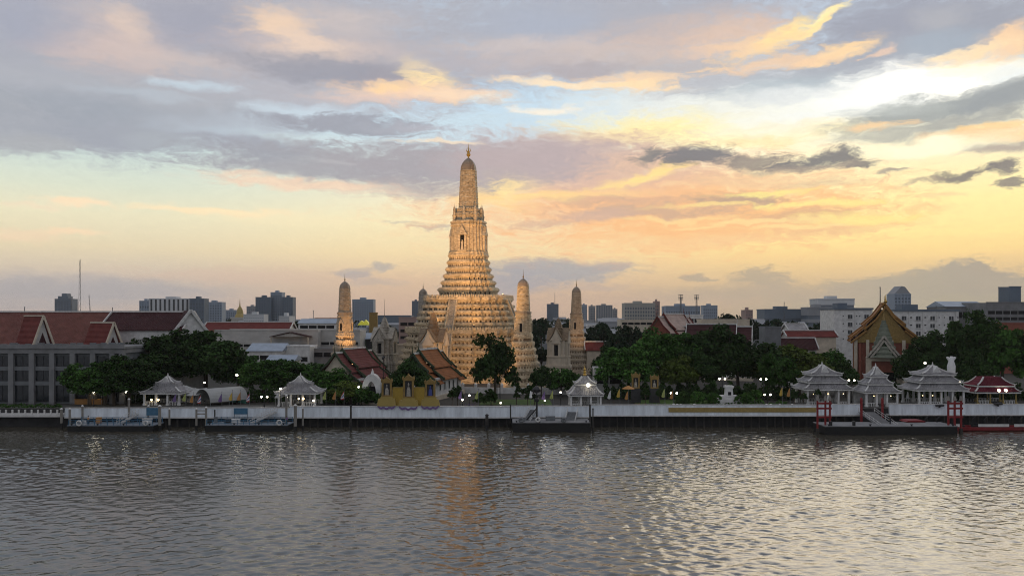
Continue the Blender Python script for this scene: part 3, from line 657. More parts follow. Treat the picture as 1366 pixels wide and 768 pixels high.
# white courtyard wall before the prang
r = thing('courtyard_wall', 'low white wall with posts along the foot of the big prang', 'wall', (X(690,212), 212, 0), TH*.6)
b = MB(); b.box(-19, 22, -.2, .2, GZ, GZ+1.6); b.build('panel', 'white_plaster', r)
for i in range(12):
    b = MB(); b.box(-.35,.35,-.35,.35,GZ,GZ+2.3); b.taper(0,0,GZ+2.3,GZ+2.9,.42,.42,.05,.05); b.build('post', 'white_plaster', r, loc=(-18.6+i*3.6, 0, 0))

# ================================================================== Thai halls
def chofa(mb, x, y, z, sy, s=1.):
    pts = [(0,0),( .1*sy,.5),(.35*sy,1.0),(.25*sy,1.5),(.05*sy,2.0),(.0,2.6)]
    for a, b_ in zip(pts, pts[1:]): mb.tube((x, y+a[0]*s, z+a[1]*s), (x, y+b_[0]*s, z+b_[1]*s), .16*s*(1-.28*pts.index(a)/2), .16*s*(1-.28*(pts.index(a)+1)/2), 5)
def thai_hall(name, label, cat, loc, rz, Lg, W, z0, ze, zr, roof_m, edge_m, wall_m='white_plaster', gable_m='old_gold', nwin=5, trim_m='white_trim', tiers=2, porch=True, group=None, win_m='dark_opening', gable_cols=0):
    """long hall: gable ends face local -y and +y; steep two-tier roof, stepped down at both ends"""
    r = thing(name, label, cat, loc, rz, group); hw = W/2; h = zr-ze
    b = MB(); b.box(-hw*.86, hw*.86, -Lg*.46, Lg*.46, z0, ze+.4); b.build('wall', wall_m, r)
    secs = [(Lg*.31, 0., 1.), (Lg*.5, -.12*h, .97)] if tiers > 1 else [(Lg*.5, 0., 1.)]
    tile, rdg, pedi = MB(), MB(), MB(); ends_ = {-1: (MB(), MB()), 1: (MB(), MB())}
    zk = ze + h*.36; wk = hw*.60
    for k, (yl, dz, sw) in enumerate(secs):
        ys = [(-yl, yl)] if k == 0 else [(-yl, -secs[0][0]+.4), (secs[0][0]-.4, yl)]
        for (ya, yb) in ys:
            for sx in (-1, 1):
                a0, a1 = ((ya, yb) if sx > 0 else (yb, ya))
                up = lambda x, z, y: (sx*x, y, z+dz)
                xm = wk*.46; zm = zr-(zr-zk-.25)*.56
                tile.slab(up(0,zr,a0), up(xm,zm,a0), up(xm,zm,a1), up(0,zr,a1), .22)
                tile.slab(up(xm,zm,a0), up(wk,zk+.25,a0), up(wk,zk+.25,a1), up(xm,zm,a1), .22)
                tile.slab(up(wk*.92,zk-.2,a0), up(hw,ze,a0), up(hw,ze,a1), up(wk*.92,zk-.2,a1), .22)
                for ye in (ya, yb):
                    if k == 1 and abs(ye) < secs[0][0]: continue
                    s_ = -1 if ye < 0 else 1; brd, fin = ends_[s_]; yc = ye + s_*.12
                    brd.bar(up(0,zr+.14,yc), up(xm,zm+.14,yc), .26, .5); brd.bar(up(xm,zm+.14,yc), up(wk+.15,zk+.34,yc), .26, .5); brd.bar(up(wk*.92,zk-.08,yc), up(hw+.3,ze+.02,yc), .26, .5)
                    chofa(fin, sx*(wk+.2), yc, zk+.2+dz, s_, .32); chofa(fin, sx*(hw+.3), yc, ze+dz, s_, .38)
            rdg.box(-.22, .22, ya, yb, zr+dz+.003, zr+dz+.42)
        for s_ in (-1, 1):
            chofa(ends_[s_][1], 0, s_*(yl+.15), zr+dz+.2, s_, .8)
    yg = secs[-1][0]; dz = secs[-1][1]
    for s_ in (-1, 1):
        y0, y1 = sorted((s_*(yg-.9), s_*(yg-.55)))
        pedi = MB(); pedi.prism([(-hw*.93, ze+dz+.1), (hw*.93, ze+dz+.1), (wk*.9, zk+dz-.35), (wk*.45, zr-(zr-zk)*.53+dz-.3), (0, zr+dz-.35), (-wk*.45, zr-(zr-zk)*.53+dz-.3), (-wk*.9, zk+dz-.35)], y0, y1); pedi.build('pediment', gable_m, r)
    tile.build('roof', roof_m, r); rdg.build('ridge', trim_m, r); [(q[0].build('bargeboard', edge_m, r), q[1].build('roof_finial', edge_m, r)) for q in ends_.values()]
    wn = None
    for sx in (-1, 1):
        for i in range(nwin):
            y = -Lg*.40 + Lg*.8*(i+.5)/nwin
            b = MB(); x0, x1 = sorted((sx*hw*.86, sx*(hw*.86+.10))); h0, h1 = z0+(ze-z0)*.30, z0+(ze-z0)*.80
            b.box(x0, x1, y-.62, y-.40, h0, h1); b.box(x0, x1, y+.40, y+.62, h0, h1); b.box(x0, x1, y-.7, y+.7, h0-.25, h0-.003); b.prismx([(y-.65,h1+.003),(y+.65,h1+.003),(y,h1+.75)], x0, x1)
            f = b.build('window_frame', trim_m, r)
            b = MB(); x0, x1 = sorted((sx*(hw*.86+.003), sx*(hw*.86+.04))); b.box(x0, x1, y-.39, y+.39, h0+.002, h1-.002); b.build('window', win_m, f)
    if porch:
        for s_ in (-1, 1):
            for i in range(4):
                b = MB(); x = -hw*.75+hw*1.5*i/3; b.box(x-.3, x+.3, s_*(Lg*.49)-.3, s_*(Lg*.49)+.3, z0, ze+dz-.2); b.box(x-.42, x+.42, s_*(Lg*.49)-.42, s_*(Lg*.49)+.42, z0-.001, z0+.5); b.build('column', wall_m, r)
    b = MB(); b.box(-hw*.98, hw*.98, -Lg*.52, Lg*.52, GZ-.1, z0-.003); b.build('plinth', 'stucco_cream', r)
    return r
HR = R(-17)
def hall_at(apx, apy, d, Lg, W, ze, name, label, roof_m, edge_m, gable_m, wall_m='white_plaster', group=None, rz=HR, **kw):
    """apex of the near gable seen at a photo point at distance d"""
    x, z = X(apx, d), Z(apy, d); v = Vector((-math.sin(rz), math.cos(rz)))
    return thai_hall(name, label, 'temple hall', (x+v.x*Lg/2, d+v.y*Lg/2, 0), rz, Lg, W, GZ+1.0, ze, z, roof_m, edge_m, wall_m, gable_m, group=group, **kw)
GH = 'twin temple halls before the prang'
hall_at(447, 467, 196, 19.5, 14.5, 8.8, 'temple_hall', 'white temple hall with a maroon tiled roof, left of the three golden frames', 'maroon_tile', 'green_tile', 'stucco_cream', group=GH, nwin=5)
hall_at(551, 468, 197, 19.0, 13.6, 8.8, 'temple_hall', 'white temple hall with an orange tiled roof behind the golden frames', 'orange_tile', 'green_tile', 'green_tile', group=GH, nwin=5)

# white arched gateway between hall and frames
r = thing('arched_gate', 'white pointed arch gateway at the right end of the maroon roofed hall', 'gate', (X(497,186), 186, 0), R(-12))
def arch(w, h, n=10): return [(w, 0)] + [(w*math.cos(t*math.pi/2)*(1-.12*t), h*.55+h*.45*math.sin(t*math.pi/2)**1.1) for t in [i/n for i in range(n+1)]]
b = MB(); o_, i_ = arch(2.3, 7.2), arch(1.15, 5.4)
for sx in (-1, 1):
    for k in range(len(o_)-1):
        q = [(sx*o_[k][0], GZ+o_[k][1]), (sx*o_[k+1][0], GZ+o_[k+1][1]), (sx*i_[k+1][0], GZ+i_[k+1][1]), (sx*i_[k][0], GZ+i_[k][1])]; b.prism(q, -.8, .8)
b.taper(0, 0, GZ+7.1, GZ+8.4, .35, .35, .03, .03); b.build('arch', 'white_plaster', r)
b = MB(); b.box(-1.1, 1.1, .2, .3, GZ, GZ+4.2); b.build('door', 'dark_opening', r)
b = MB(); b.box(-3.6, 3.6, -1.2, 1.2, GZ-.05, GZ+.45); b.build('step', 'stucco_cream', r)

# ordination hall on the right, golden gable to the river
r = thai_hall('ordination_hall', 'ornate temple hall with a golden gable and red walls behind the white pavilions', 'temple hall', (X(1177,249), 249, 0), R(-21), 26, 18.8, GZ+1.2, Z(452,236), Z(404,236), 'orange_tile', 'amber_trim', 'brick_red_wall', 'old_gold', 4, 'amber_trim')
b = MB(); b.lathe([(28.6,.3),(29.2,.5),(29.6,.2),(31.2,.05)], 8, (0,-12.9,0)); b.build('finial', 'gold_leaf', r)
for i in range(6):
    b = MB(); x = -8.2+i*3.28; b.box(x-.45, x+.45, -12.6, -11.98, GZ+1.2, 17.6); b.build('pilaster', 'stucco_cream', r)
# its gate house with a green spire
r = thing('spired_gate', 'green and white gate porch with a stepped spire before the golden gable', 'gate', (X(1179,222), 222, 0), R(-23))
b = MB()
for sx in (-1, 1): b.box(*sorted((sx*3.2, sx*4.6)), -2, 2, GZ, 12.2)
b.box(-4.6, 4.6, -2, 2, 12.203, 13.2); b.build('wall', 'stucco_cream', r)
b = MB(); b.box(-3.19, 3.19, -1.2, -.9, GZ+5.2, 12.2); b.build('lintel_panel', 'brick_red_wall', r)
b = MB(); b.box(-3.19, 3.19, -.5, -.3, GZ, GZ+5.19); b.build('gateway', 'dark_opening', r)
for k, (w, z0_, z1_, y) in enumerate(((4.4, 13.21, 19.2, -2.4), (3.4, 13.22, 18.0, -2.9))):
    b = MB()
    for sx in (-1, 1): b.bar((sx*w, y, z0_), (sx*w*.45, y, z0_+(z1_-z0_)*.5), .4, .5); b.bar((sx*w*.45, y, z0_+(z1_-z0_)*.5), (0, y, z1_), .4, .5)
    b.build('bargeboard', 'carved_stone', r)
    b = MB(); b.prism([(-w, z0_), (w, z0_), (w*.45, z0_+(z1_-z0_)*.5-.1), (0, z1_-.2), (-w*.45, z0_+(z1_-z0_)*.5-.1)], y+.21, y+.5); b.build('pediment', 'green_tile', r)
b = MB(); prof = []
for i in range(8):
    za, zb = 13.21+i*1.3, 13.21+(i+1)*1.3; ra = 4.0-.47*i; prof += [(za, ra), (za+.5, ra*.95), (za+.55, ra*.84), (zb-.01, ra*.8)]
prang_loft(b, prof); b.build('spire', 'green_stone', r)
b = MB(); b.lathe([(23.5,.3),(25.0,.12),(27.0,.03)], 6); b.build('spike', 'old_gold', r)

# halls farther right and cloister roofs
hall_at(877, 419, 262, 22, 15, 17.0, 'temple_hall', 'temple hall with a pale pink roof and dark red gable among the trees', 'pale_pink_tile', 'red_tile', 'brick_red_wall', nwin=3, rz=R(-40))
hall_at(1003, 433, 262, 26, 15, 15.5, 'temple_hall', 'temple hall with a red brown roof edged in white, right of the pink roofed hall', 'brown_tile', 'white_trim', 'stucco_cream', nwin=3, rz=R(72))
def long_roof(name, label, cat, x0, x1, d, yr, ye, roof_m, wall_m, depth=9., zb=GZ, dd=0., nwin=0, ends='white_trim', trim='white_trim', group=None):
    """gabled building seen side on: ridge row yr, eave row ye at distance d"""
    xa, xb = X(x0, d), X(x1, d); zr, ze = Z(yr, d+depth/2), Z(ye, d); c = (xa+xb)/2; l = (xb-xa)/2
    r = thing(name, label, cat, (c, d, 0), R(dd), group)
    b = MB(); b.box(-l+.5, l-.5, .5, depth-.5, zb, ze-.02); b.build('wall', wall_m, r)
    b = MB(); b.slab((-l,0,ze),(l,0,ze),(l,depth/2,zr),(-l,depth/2,zr),.2); b.slab((l,depth,ze),(-l,depth,ze),(-l,depth/2,zr),(l,depth/2,zr),.2); b.build('roof', roof_m, r)
    b = MB(); b.box(-l, l, depth/2-.25, depth/2+.25, zr+.002, zr+.4); b.build('ridge', trim, r)
    for s in (-1, 1):
        b = MB()
        for (ya, yb) in ((0, depth/2), (depth, depth/2)): b.bar((s*(l+.15), ya, ze+.1), (s*(l+.15), yb, zr+.15), .3, .6)
        b.build('bargeboard', trim, r)
        b = MB(); x_ = sorted((s*(l-.85), s*(l-.52))); b.prismx([(.6, ze-.0), (depth-.6, ze-.0), (depth/2, zr-.35)], *x_); b.build('gable', ends, r)
    for i in range(nwin):
        b = MB(); x = -l+1.5+(2*l-3)*(i+.5)/nwin; b.box(x-.6, x+.6, .38, .497, ze-2.6, ze-1.0); b.build('window', 'dark_opening', r)
    return r
long_roof('cloister', 'low cloister with a dark red roof and pale edge right of the grey prang', 'cloister', 781, 838, 285, 456, 467, 'red_tile', 'stucco_cream', 6)
long_roof('cloister', 'long cloister roof in dull red with a white ridge left of the white apartment block', 'cloister', 1050, 1118, 290, 441, 449, 'red_tile', 'stucco_cream', 8)
long_roof('low_shed', 'low dark shed roof with a pale gable, below the red cloister roof', 'shed', 1040, 1092, 278, 451, 466, 'brown_tile', 'pale_wall', 8)
long_roof('low_house', 'small grey gabled house roof beyond the red cloister', 'house', 1052, 1078, 340, 432, 440, 'grey_tile', 'pale_wall', 10)

# ================================================================== riverside pavilions
def hip_tier(tile, trim, w0, d0, z0, w1, d1, z1, ribs=True, lift=.35):
    """concave hipped roof skirt from a lower rectangle to an upper one, ribs for tile courses, upturned corners"""
    n = 4; rings = []
    for i in range(n+1):
        t = i/n; s = t**.8; zz = z0+(z1-z0)*(t**1.25); w = w0+(w1-w0)*s; d = d0+(d1-d0)*s; c = lift*(1-t)**3
        rings.append([(-w,-d,zz+c),(0,-d,zz),(w,-d,zz+c),(w,0,zz),(w,d,zz+c),(0,d,zz),(-w,d,zz+c),(-w,0,zz)])
    tile.loft(rings)
    P_ = lambda t, sx, sy: (sx*(w0+(w1-w0)*t**.8), sy*(d0+(d1-d0)*t**.8), z0+(z1-z0)*t**1.25+lift*(1-t)**3+.06)
    for sx in (-1, 1):
        for sy in (-1, 1):
            for i in range(n): trim.bar(P_(i/n, sx, sy), P_((i+1)/n, sx, sy), .3, .3)
            x, y, z = P_(0, sx, sy); trim.tube((x, y, z), (x+sx*.22, y+sy*.2, z+.3), .13, .05, 5)
    if ribs:
        m = int(2*w0/.42)
        for i in range(m):
            x = -w0+(i+.5)*2*w0/m
            for sy in (-1, 1):
                q = []
                for k in range(n+1):
                    t = k/n; w = w0+(w1-w0)*t**.8
                    f = x/w0
                    q.append((f*w if w1 > .2 else (x if abs(x) < w else f*w), sy*(d0+(d1-d0)*t**.8), z0+(z1-z0)*t**1.25+lift*(1-t)**3*abs(f)+.03))
                for a, b_ in zip(q, q[1:]): tile.bar(a, b_, .13, .14)
def pavilion(name, label, px, d, wpx, rows, tile_m, zfloor, depth=4.2, cols=4, group='riverside pavilions', lamps=(), ridge_w=0., col_m='white_plaster', gab=True, cat='pavilion', back=None):
    """rows: (eave row, upper row, half width factor low, half width factor up) from the lowest roof up"""
    r = thing(name, label, cat, (X(px, d), d, 0), 0, group); hw = wpx/2/F*d
    for i, (y0, y1, f0, f1) in enumerate(rows):
        dd0, dd1 = depth*f0, depth*f1; tile, trim = MB(), MB()
        hip_tier(tile, trim, hw*f0, dd0, Z(y0, d-depth), hw*f1, dd1, Z(y1, d-depth*.5), lift=.14)
        if i+1 < len(rows): tile.box(-hw*f1*.97, hw*f1*.97, -dd1*.97, dd1*.97, Z(y1, d-depth*.5)-.1, Z(rows[i+1][0], d-depth)+.05)
        fz = Z(y0,d-depth); fa = MB(); fa.loft([[(-hw*f0*k,-dd0*k,z_),(hw*f0*k,-dd0*k,z_),(hw*f0*k,dd0*k,z_),(-hw*f0*k,dd0*k,z_)] for k, z_ in ((.99,fz-.3),(1.004,fz-.3),(1.004,fz-.02),(.99,fz-.02))], False); fa.build('fascia', 'white_trim', r)
        tile.build('roof', tile_m, r)
        if i+1 < len(rows): trim.build('roof_trim', 'white_trim', r)
    yt = rows[-1]; zt = Z(yt[1], d-depth*.5)
    if gab:                                  # little gable and finial in the middle of the upper roof
        w = hw*.2; g_ = MB(); g_.prism([(-w, Z(yt[0],d-depth)+.12), (w, Z(yt[0],d-depth)+.12), (0, zt+.1)], -depth*yt[2]*.72, depth*yt[2]*.72); g_.build('gable', 'white_trim', r)
        trim.taper(0, 0, zt-.1, zt+.9, .2, .2, .03, .03)
    trim.build('roof_trim', 'white_trim', r)
    ze = Z(rows[0][0], d-depth)-.05; f0 = rows[0][2]*.84
    for i in range(cols):
        x = -hw*f0+2*hw*f0*i/(cols-1)
        for sy in (-1, 1):
            b = MB(); y = sy*depth*f0; cw = .12 if col_m == 'gold_paint' else .2; b.box(x-cw, x+cw, y-cw, y+cw, zfloor, ze); b.box(x-.3, x+.3, y-.3, y+.3, zfloor-.002, zfloor+.4); b.build('column', col_m, r)
    b = MB(); b.box(-hw*f0-.5, hw*f0+.5, -depth*f0-.5, depth*f0+.5, GZ-.3, zfloor-.003); b.build('floor', 'paving_stone', r)
    for sy in (-1, 1):
        for i in range(cols-1):
            if i == (cols-1)//2 and sy < 0: continue
            b = MB()
            xa, xb = -hw*f0+2*hw*f0*i/(cols-1)+.22, -hw*f0+2*hw*f0*(i+1)/(cols-1)-.22; y = sy*depth*f0; b.box(xa, xb, y-.05, y+.05, zfloor+.8, zfloor+.92)
            k = int((xb-xa)/.35)
            for j in range(k): x = xa+(xb-xa)*(j+.5)/k; b.box(x-.06, x+.06, y-.04, y+.04, zfloor, zfloor+.803)
            b.build('balustrade', 'white_plaster', r)
    if back:
        b = MB(); b.box(-hw*f0, hw*f0, depth*f0+.22, depth*f0+.3, zfloor, ze-.4); b.build('back_wall', back, r)
    for (lx, lz, mm, s) in lamps:
        b = MB(); b.ball((lx, -depth*f0-.28, lz), s); b.build('lamp', mm, r)
    return r
ZF = GZ+.35
T3 = lambda y0, a, b_, c: [(y0, a+2.2, 1.0, .74), (a-.2, b_+2.4, .82, .54), (b_, c, .65, .04)]
def uplights(px, d, pts): return [(X(p, d)-X(px, d), Z(y, d), 'lamp_soft', .11) for p, y in pts]
pavilion('river_pavilion', 'three roofed white pavilion left of the small gate pavilion, four lit columns', 1096.5, 184, 64, T3(519, 510, 500, 487.5), 'grey_tile', ZF, 4.2, 5, lamps=uplights(1096.5, 184, [(1064,523),(1077,523),(1096,523),(1116,523)]))
pavilion('river_pavilion', 'smallest white pavilion, standing at the head of the gangway below the golden gable', 1168, 181, 48, [(523, 515, 1.0, .66), (512.5, 505, .70, .40), (503, 490, .48, .03)], 'grey_tile', ZF, 3.6, 4, lamps=uplights(1168, 181, [(1157,526),(1179,526)]), back='white_plaster')
pavilion('river_pavilion', 'three roofed white pavilion behind the right hand red mooring gate', 1244, 184, 69, T3(520, 510, 500, 488.5), 'grey_tile', ZF, 4.4, 5, lamps=uplights(1244, 184, [(1219,525),(1232,525)]))
pavilion('wine_roofed_pavilion', 'small open pavilion with a wine red roof and white edges above the red boat', 1319, 186, 60, [(523, 516.5, 1.0, .80), (514.5, 503, .82, .40)], 'wine_tile', ZF, 3.6, 4, col_m='gold_paint', gab=False, lamps=[(X(1321,186)-X(1319,186), Z(521,182), 'lamp_big', .36), (X(1330,186)-X(1319,186), Z(521,182), 'lamp_big', .36)])
pavilion('river_pavilion', 'white pavilion with a bell shaped top roof left of the arched canopy', 224, 184, 54, [(524, 516, 1.0, .56), (512.5, 503, .44, .05)], 'grey_tile', ZF, 3.8, 4, lamps=[(X(220,184)-X(224,184), Z(531,184), 'lamp_warm', .22), (X(191,184)-X(224,184)+3.5, Z(531,184), 'lamp_warm', .2)])
pavilion('river_pavilion', 'white pavilion with a bell shaped top roof at the end of the second blue pontoon', 401, 182, 56, [(524, 516, 1.0, .56), (512.5, 502.5, .42, .05)], 'grey_tile', ZF, 3.8, 4, lamps=[(X(388,182)-X(401,182), Z(527.5,182), 'lamp_white', .24), (X(404,182)-X(401,182), Z(529.5,182), 'lamp_warm', .2), (X(410,182)-X(401,182), Z(529.5,182), 'lamp_warm', .2), (X(423,182)-X(401,182), Z(532,182), 'lamp_white', .17)])
# domed central pier pavilion with a gold finial
d = 179; r = pavilion('pier_pavilion', 'white landing pavilion with a tapering roof and gold finial above the central pontoon', 780, d, 46, [(527, 516, 1.0, .60), (513, 503, .60, .16)], 'grey_tile', ZF, 3.4, 4, gab=False, lamps=[(X(783,d)-X(780,d), Z(513,d)+.2, 'lamp_big', .42)])
b = MB(); z = Z(503, d); b.lathe([(z-.3,.9),(z+.1,.6),(z+.3,.3)], 8); b.build('roof_cap', 'white_trim', r)
b = MB(); z += .3; b.lathe([(z,.25),(z+.3,.5),(z+.6,.2),(z+.9,.42),(z+1.2,.18),(z+1.5,.32),(z+1.8,.12),(z+2.4,.03)], 8); b.build('finial', 'gold_leaf', r)
# entrance canopies beside the pavilions
def canopy(label, x0, x1, d, ya, yb, mname, depth=5., rise=1.2):
    xa, xb = X(x0, d), X(x1, d); c = (xa+xb)/2; r = thing('canopy', label, 'canopy', (c, d, 0)); za, zb = Z(ya, d), Z(yb, d)
    b = MB(); n = 8
    for i in range(n):
        t0, t1 = i/n, (i+1)/n; sag = lambda t: -.5*math.sin(math.pi*t)
        b.slab((xa-c+(xb-xa)*t0, 0, za+(zb-za)*t0+sag(t0)), (xa-c+(xb-xa)*t1, 0, za+(zb-za)*t1+sag(t1)), (xa-c+(xb-xa)*t1, depth, za+(zb-za)*t1+sag(t1)+rise), (xa-c+(xb-xa)*t0, depth, za+(zb-za)*t0+sag(t0)+rise), .09)
    b.build('sheet', mname, r)
    for x, z in ((xa-c+.2, za), (xb-c-.2, zb)):
        for y in (.15, depth-.15):
            b = MB(); b.tube((x, y, GZ), (x, y, z-.15+(rise if y > 1 else 0)), .07); b.build('post', 'steel_grey', r)
    return r
canopy('pale sagging canopy joining the left pavilion to the arched canopy', 236, 266, 183, 523, 526, 'canvas')
canopy('pale sheet roof sloping down to the left of the second bell roofed pavilion', 366, 386, 181, 530, 523, 'canvas')
canopy('pale awning over the dark stall beneath the leftmost trees', 118, 152, 188, 529, 529, 'canvas', 3, .5)
# barrel-vaulted canopy: axis runs away to the right
d = 183; r = thing('arched_canopy', 'grey barrel vaulted fabric canopy with dark open front behind the pennants', 'canopy', (X(275,d), d, 0), R(-36))
b = MB(); n = 12; Rv = 3.1; zc = Z(535, d)
for i in range(n):
    a0, a1 = math.pi*i/n, math.pi*(i+1)/n
    p = lambda a, y: (Rv*math.cos(a), y, zc+2.9*math.sin(a))
    b.slab(p(a0,-1), p(a1,-1), p(a1,9), p(a0,9), .08)
b.build('vault', 'canvas', r)
for y in (-.9, 4, 8.9):
    for s in (-1, 1): b = MB(); b.tube((s*(Rv-.05), y, GZ), (s*(Rv-.05), y, zc), .07); b.build('post', 'steel_grey', r)
b = MB(); b.box(-2.9, 2.9, 8.6, 8.7, GZ, zc+.5); b.build('back_sheet', 'green_cloth', r)

# ------------------------------------------------------------------ golden portrait frames
def gold_frame(label, px, y0, y1, wpx, d, base, sash=None, fig='carved_stone', group='golden portrait frames'):
    s = d/F; w = wpx/2*s; zb = Z(y1, d); zt = Z(y0, d); h = zt-zb
    r = thing('portrait_frame', label, 'portrait frame', (X(px, d), d, 0), 0, group)
    b = MB(); b.taper(0, 0, GZ-.05 if not base else BANKTOP, zb+.6, w*(1.5 if base else 1.0), .5, w*(1.3 if base else .9), .45); b.taper(0, 0, zb+.602, zb+1.1, w*1.0, .42, w*.9, .4); b.build('pedestal', 'muted_gold' if base else 'dark_concrete', r)
    z0 = zb+1.102; z1 = zt-h*.18
    b = MB(); b.box(-w*.8,-w*.5,-.25,.25,z0,z1); b.box(w*.5,w*.8,-.25,.25,z0,z1); b.box(-w*.5,w*.5,-.25,.25,z1-.3,z1); b.box(-w*.5,w*.5,-.25,.25,z0,z0+.3)
    b.prism([(-w*.95,z1+.002),(w*.95,z1+.002),(w*.55,z1+.5),(0,zt),(-w*.55,z1+.5)], -.28, .28)
    for sx in (-1, 1): b.lathe([(z1-.2,.16),(z1+.3,.22),(z1+.8,.04)], 6, (sx*w*.8,0,0))
    b.ball((0,0,zt),.2); b.build('frame', 'old_gold', r)
    b = MB(); b.box(-w*.5,w*.5,.02,.08,z0+.3,z1-.3); p = b.build('portrait', 'dark_concrete', r)
    b = MB(); hh = z1-z0-.6; b.prism([(-w*.3,z0+.3),(w*.3,z0+.3),(w*.26,z0+.3+hh*.45),(w*.12,z0+.3+hh*.62),(-w*.12,z0+.3+hh*.62),(-w*.26,z0+.3+hh*.45)], -.03, .015); b.lathe([(z0+.3+hh*.62,.05),(z0+.3+hh*.68,w*.12),(z0+.3+hh*.8,w*.12),(z0+.3+hh*.87,.04)], 8, (0,-.01,0)); b.build('painted_figure', fig, p)
    if sash:
        b = MB(); n = 14; cols = []
        for i in range(n):
            t0, t1 = i/n, (i+1)/n; f = lambda t: -.35*abs(math.sin(t*math.pi*3))-.25*math.sin(math.pi*t)
            b.slab((-w*1.35+2.7*w*t0, -.66, sash+f(t0)), (-w*1.35+2.7*w*t1, -.66, sash+f(t1)), (-w*1.35+2.7*w*t1, -.60, sash+f(t1)), (-w*1.35+2.7*w*t0, -.60, sash+f(t0)), .45)
        b.build('bunting', 'purple_cloth', r)
    return r
BANKTOP = Z(541.5, 175)+.004
d = 175.5
gold_frame('golden portrait frame at the left end of the three, draped in purple', 516, 503, 535, 17, d, True, BANKTOP+.25)
gold_frame('tallest golden portrait frame, in the middle of the three on the wall', 545, 499, 537, 18, d, True, BANKTOP+.1)
gold_frame('golden portrait frame with a blue clad figure, right end of the three', 574, 505, 536, 17, d, True, BANKTOP+.25, 'blue_cloth')
for px, lab in ((531, 'yellow panel between the left and the tallest golden frames'), (559, 'yellow panel between the tallest and the right golden frames')):
    r = thing('yellow_panel', lab, 'panel', (X(px, 177), 177.2, 0)); b = MB(); b.box(-1.2, 1.2, -.06, .06, GZ+.3, Z(517,177)); b.build('cloth', 'yellow_cloth', r)
    b = MB(); b.box(-1.3,-1.203,-.1,.1,GZ,Z(516,177)); b.box(1.203,1.3,-.1,.1,GZ,Z(516,177)); b.box(-1.3,1.3,-.1,.1,Z(517,177)+.002,Z(516,177)); b.build('frame', 'gold_paint', r)
d = 189
gold_frame('plain gold portrait frame on the lawn, left one of the pair by the dark trees', 848, 497, 524, 13, d, False, group='golden portrait frames on the lawn')
gold_frame('plain gold portrait frame on the lawn, right one of the pair by the dark trees', 873, 500, 524, 13, d, False, group='golden portrait frames on the lawn')
# white stepped monument
r = thing('stepped_monument', 'white stepped monument with a squat tower on the lawn behind the gold band', 'monument', (X(972,184), 184, 0))
b = MB(); b.box(-2.6,2.6,-1.6,1.6,GZ,Z(531,184)); b.box(-1.9,1.9,-1.2,1.2,Z(531,184)-.01,Z(527,184)); b.box(-2.5,-1.6,-1.5,-.6,Z(531,184)-.01,Z(527.5,184)); b.box(1.6,2.5,-1.5,-.6,Z(531,184)-.01,Z(527.5,184)); b.build('base', 'white_plaster', r)
b = MB(); b.taper(0,0,Z(527,184),Z(517,184),.85,.8,.75,.7); b.box(-.95,.95,-.9,.9,Z(517,184)+.002,Z(514,184)); b.build('tower', 'white_plaster', r)
b = MB(); b.box(-.35,.35,-.86,-.79,Z(527,184)+.1,Z(522,184)); b.build('niche', 'dark_opening', r)
for px, w, lab in ((917, 36, 'low white boulder edging on the lawn at the left end of the gold band'), (1040, 46, 'low white edging stones on the lawn before the right trees')):
    rr2 = random.Random(px); b = MB()
    for i in range(9):
        x = -w/2*.17+w*.17*i/8; b.lathe([(0,.55*rr2.uniform(.7,1.3)),(.35,.6*rr2.uniform(.7,1.2)),(.75*rr2.uniform(.6,1.3),.2)], 7, (x, rr2.uniform(-.3,.3), 0))
    o = b.build('stone_edging', 'white_plaster', None, loc=(X(px,178.6), 178.6, GZ+.05)); tag(o, lab, 'stones')
# pale draped statue at the right, on a pillar
r = thing('pale_statue', 'pale winged statue on a post before the tall dark trees at the right edge', 'statue', (X(1269,190), 190, 0))
b = MB(); b.box(-.5,.5,-.5,.5,GZ,Z(503,190)); b.build('pedestal', 'grey_render', r)
b = MB(); b.loft([[(w*math.cos(a), w*.7*math.sin(a), z) for a in [k*math.pi/4 for k in range(8)]] for z, w in ((Z(503,190)+.003,.7),(Z(496,190),1.0),(Z(488,190),1.05),(Z(482,190),.7),(Z(478,190),.55),(Z(475,190),.3))])
for s in (-1, 1): b.loft([[(s*(.4+x), -.1, z), (s*(.4+x), .25, z), (s*(.4+x)*1.01, .25, z+t), (s*(.4+x)*1.01, -.1, z+t)] for x, z, t in ((0, Z(484,190), 1.2), (.35, Z(480,190), .8), (.7, Z(477.5,190), .25))])
b.build('figure', 'white_cloth', r, True)

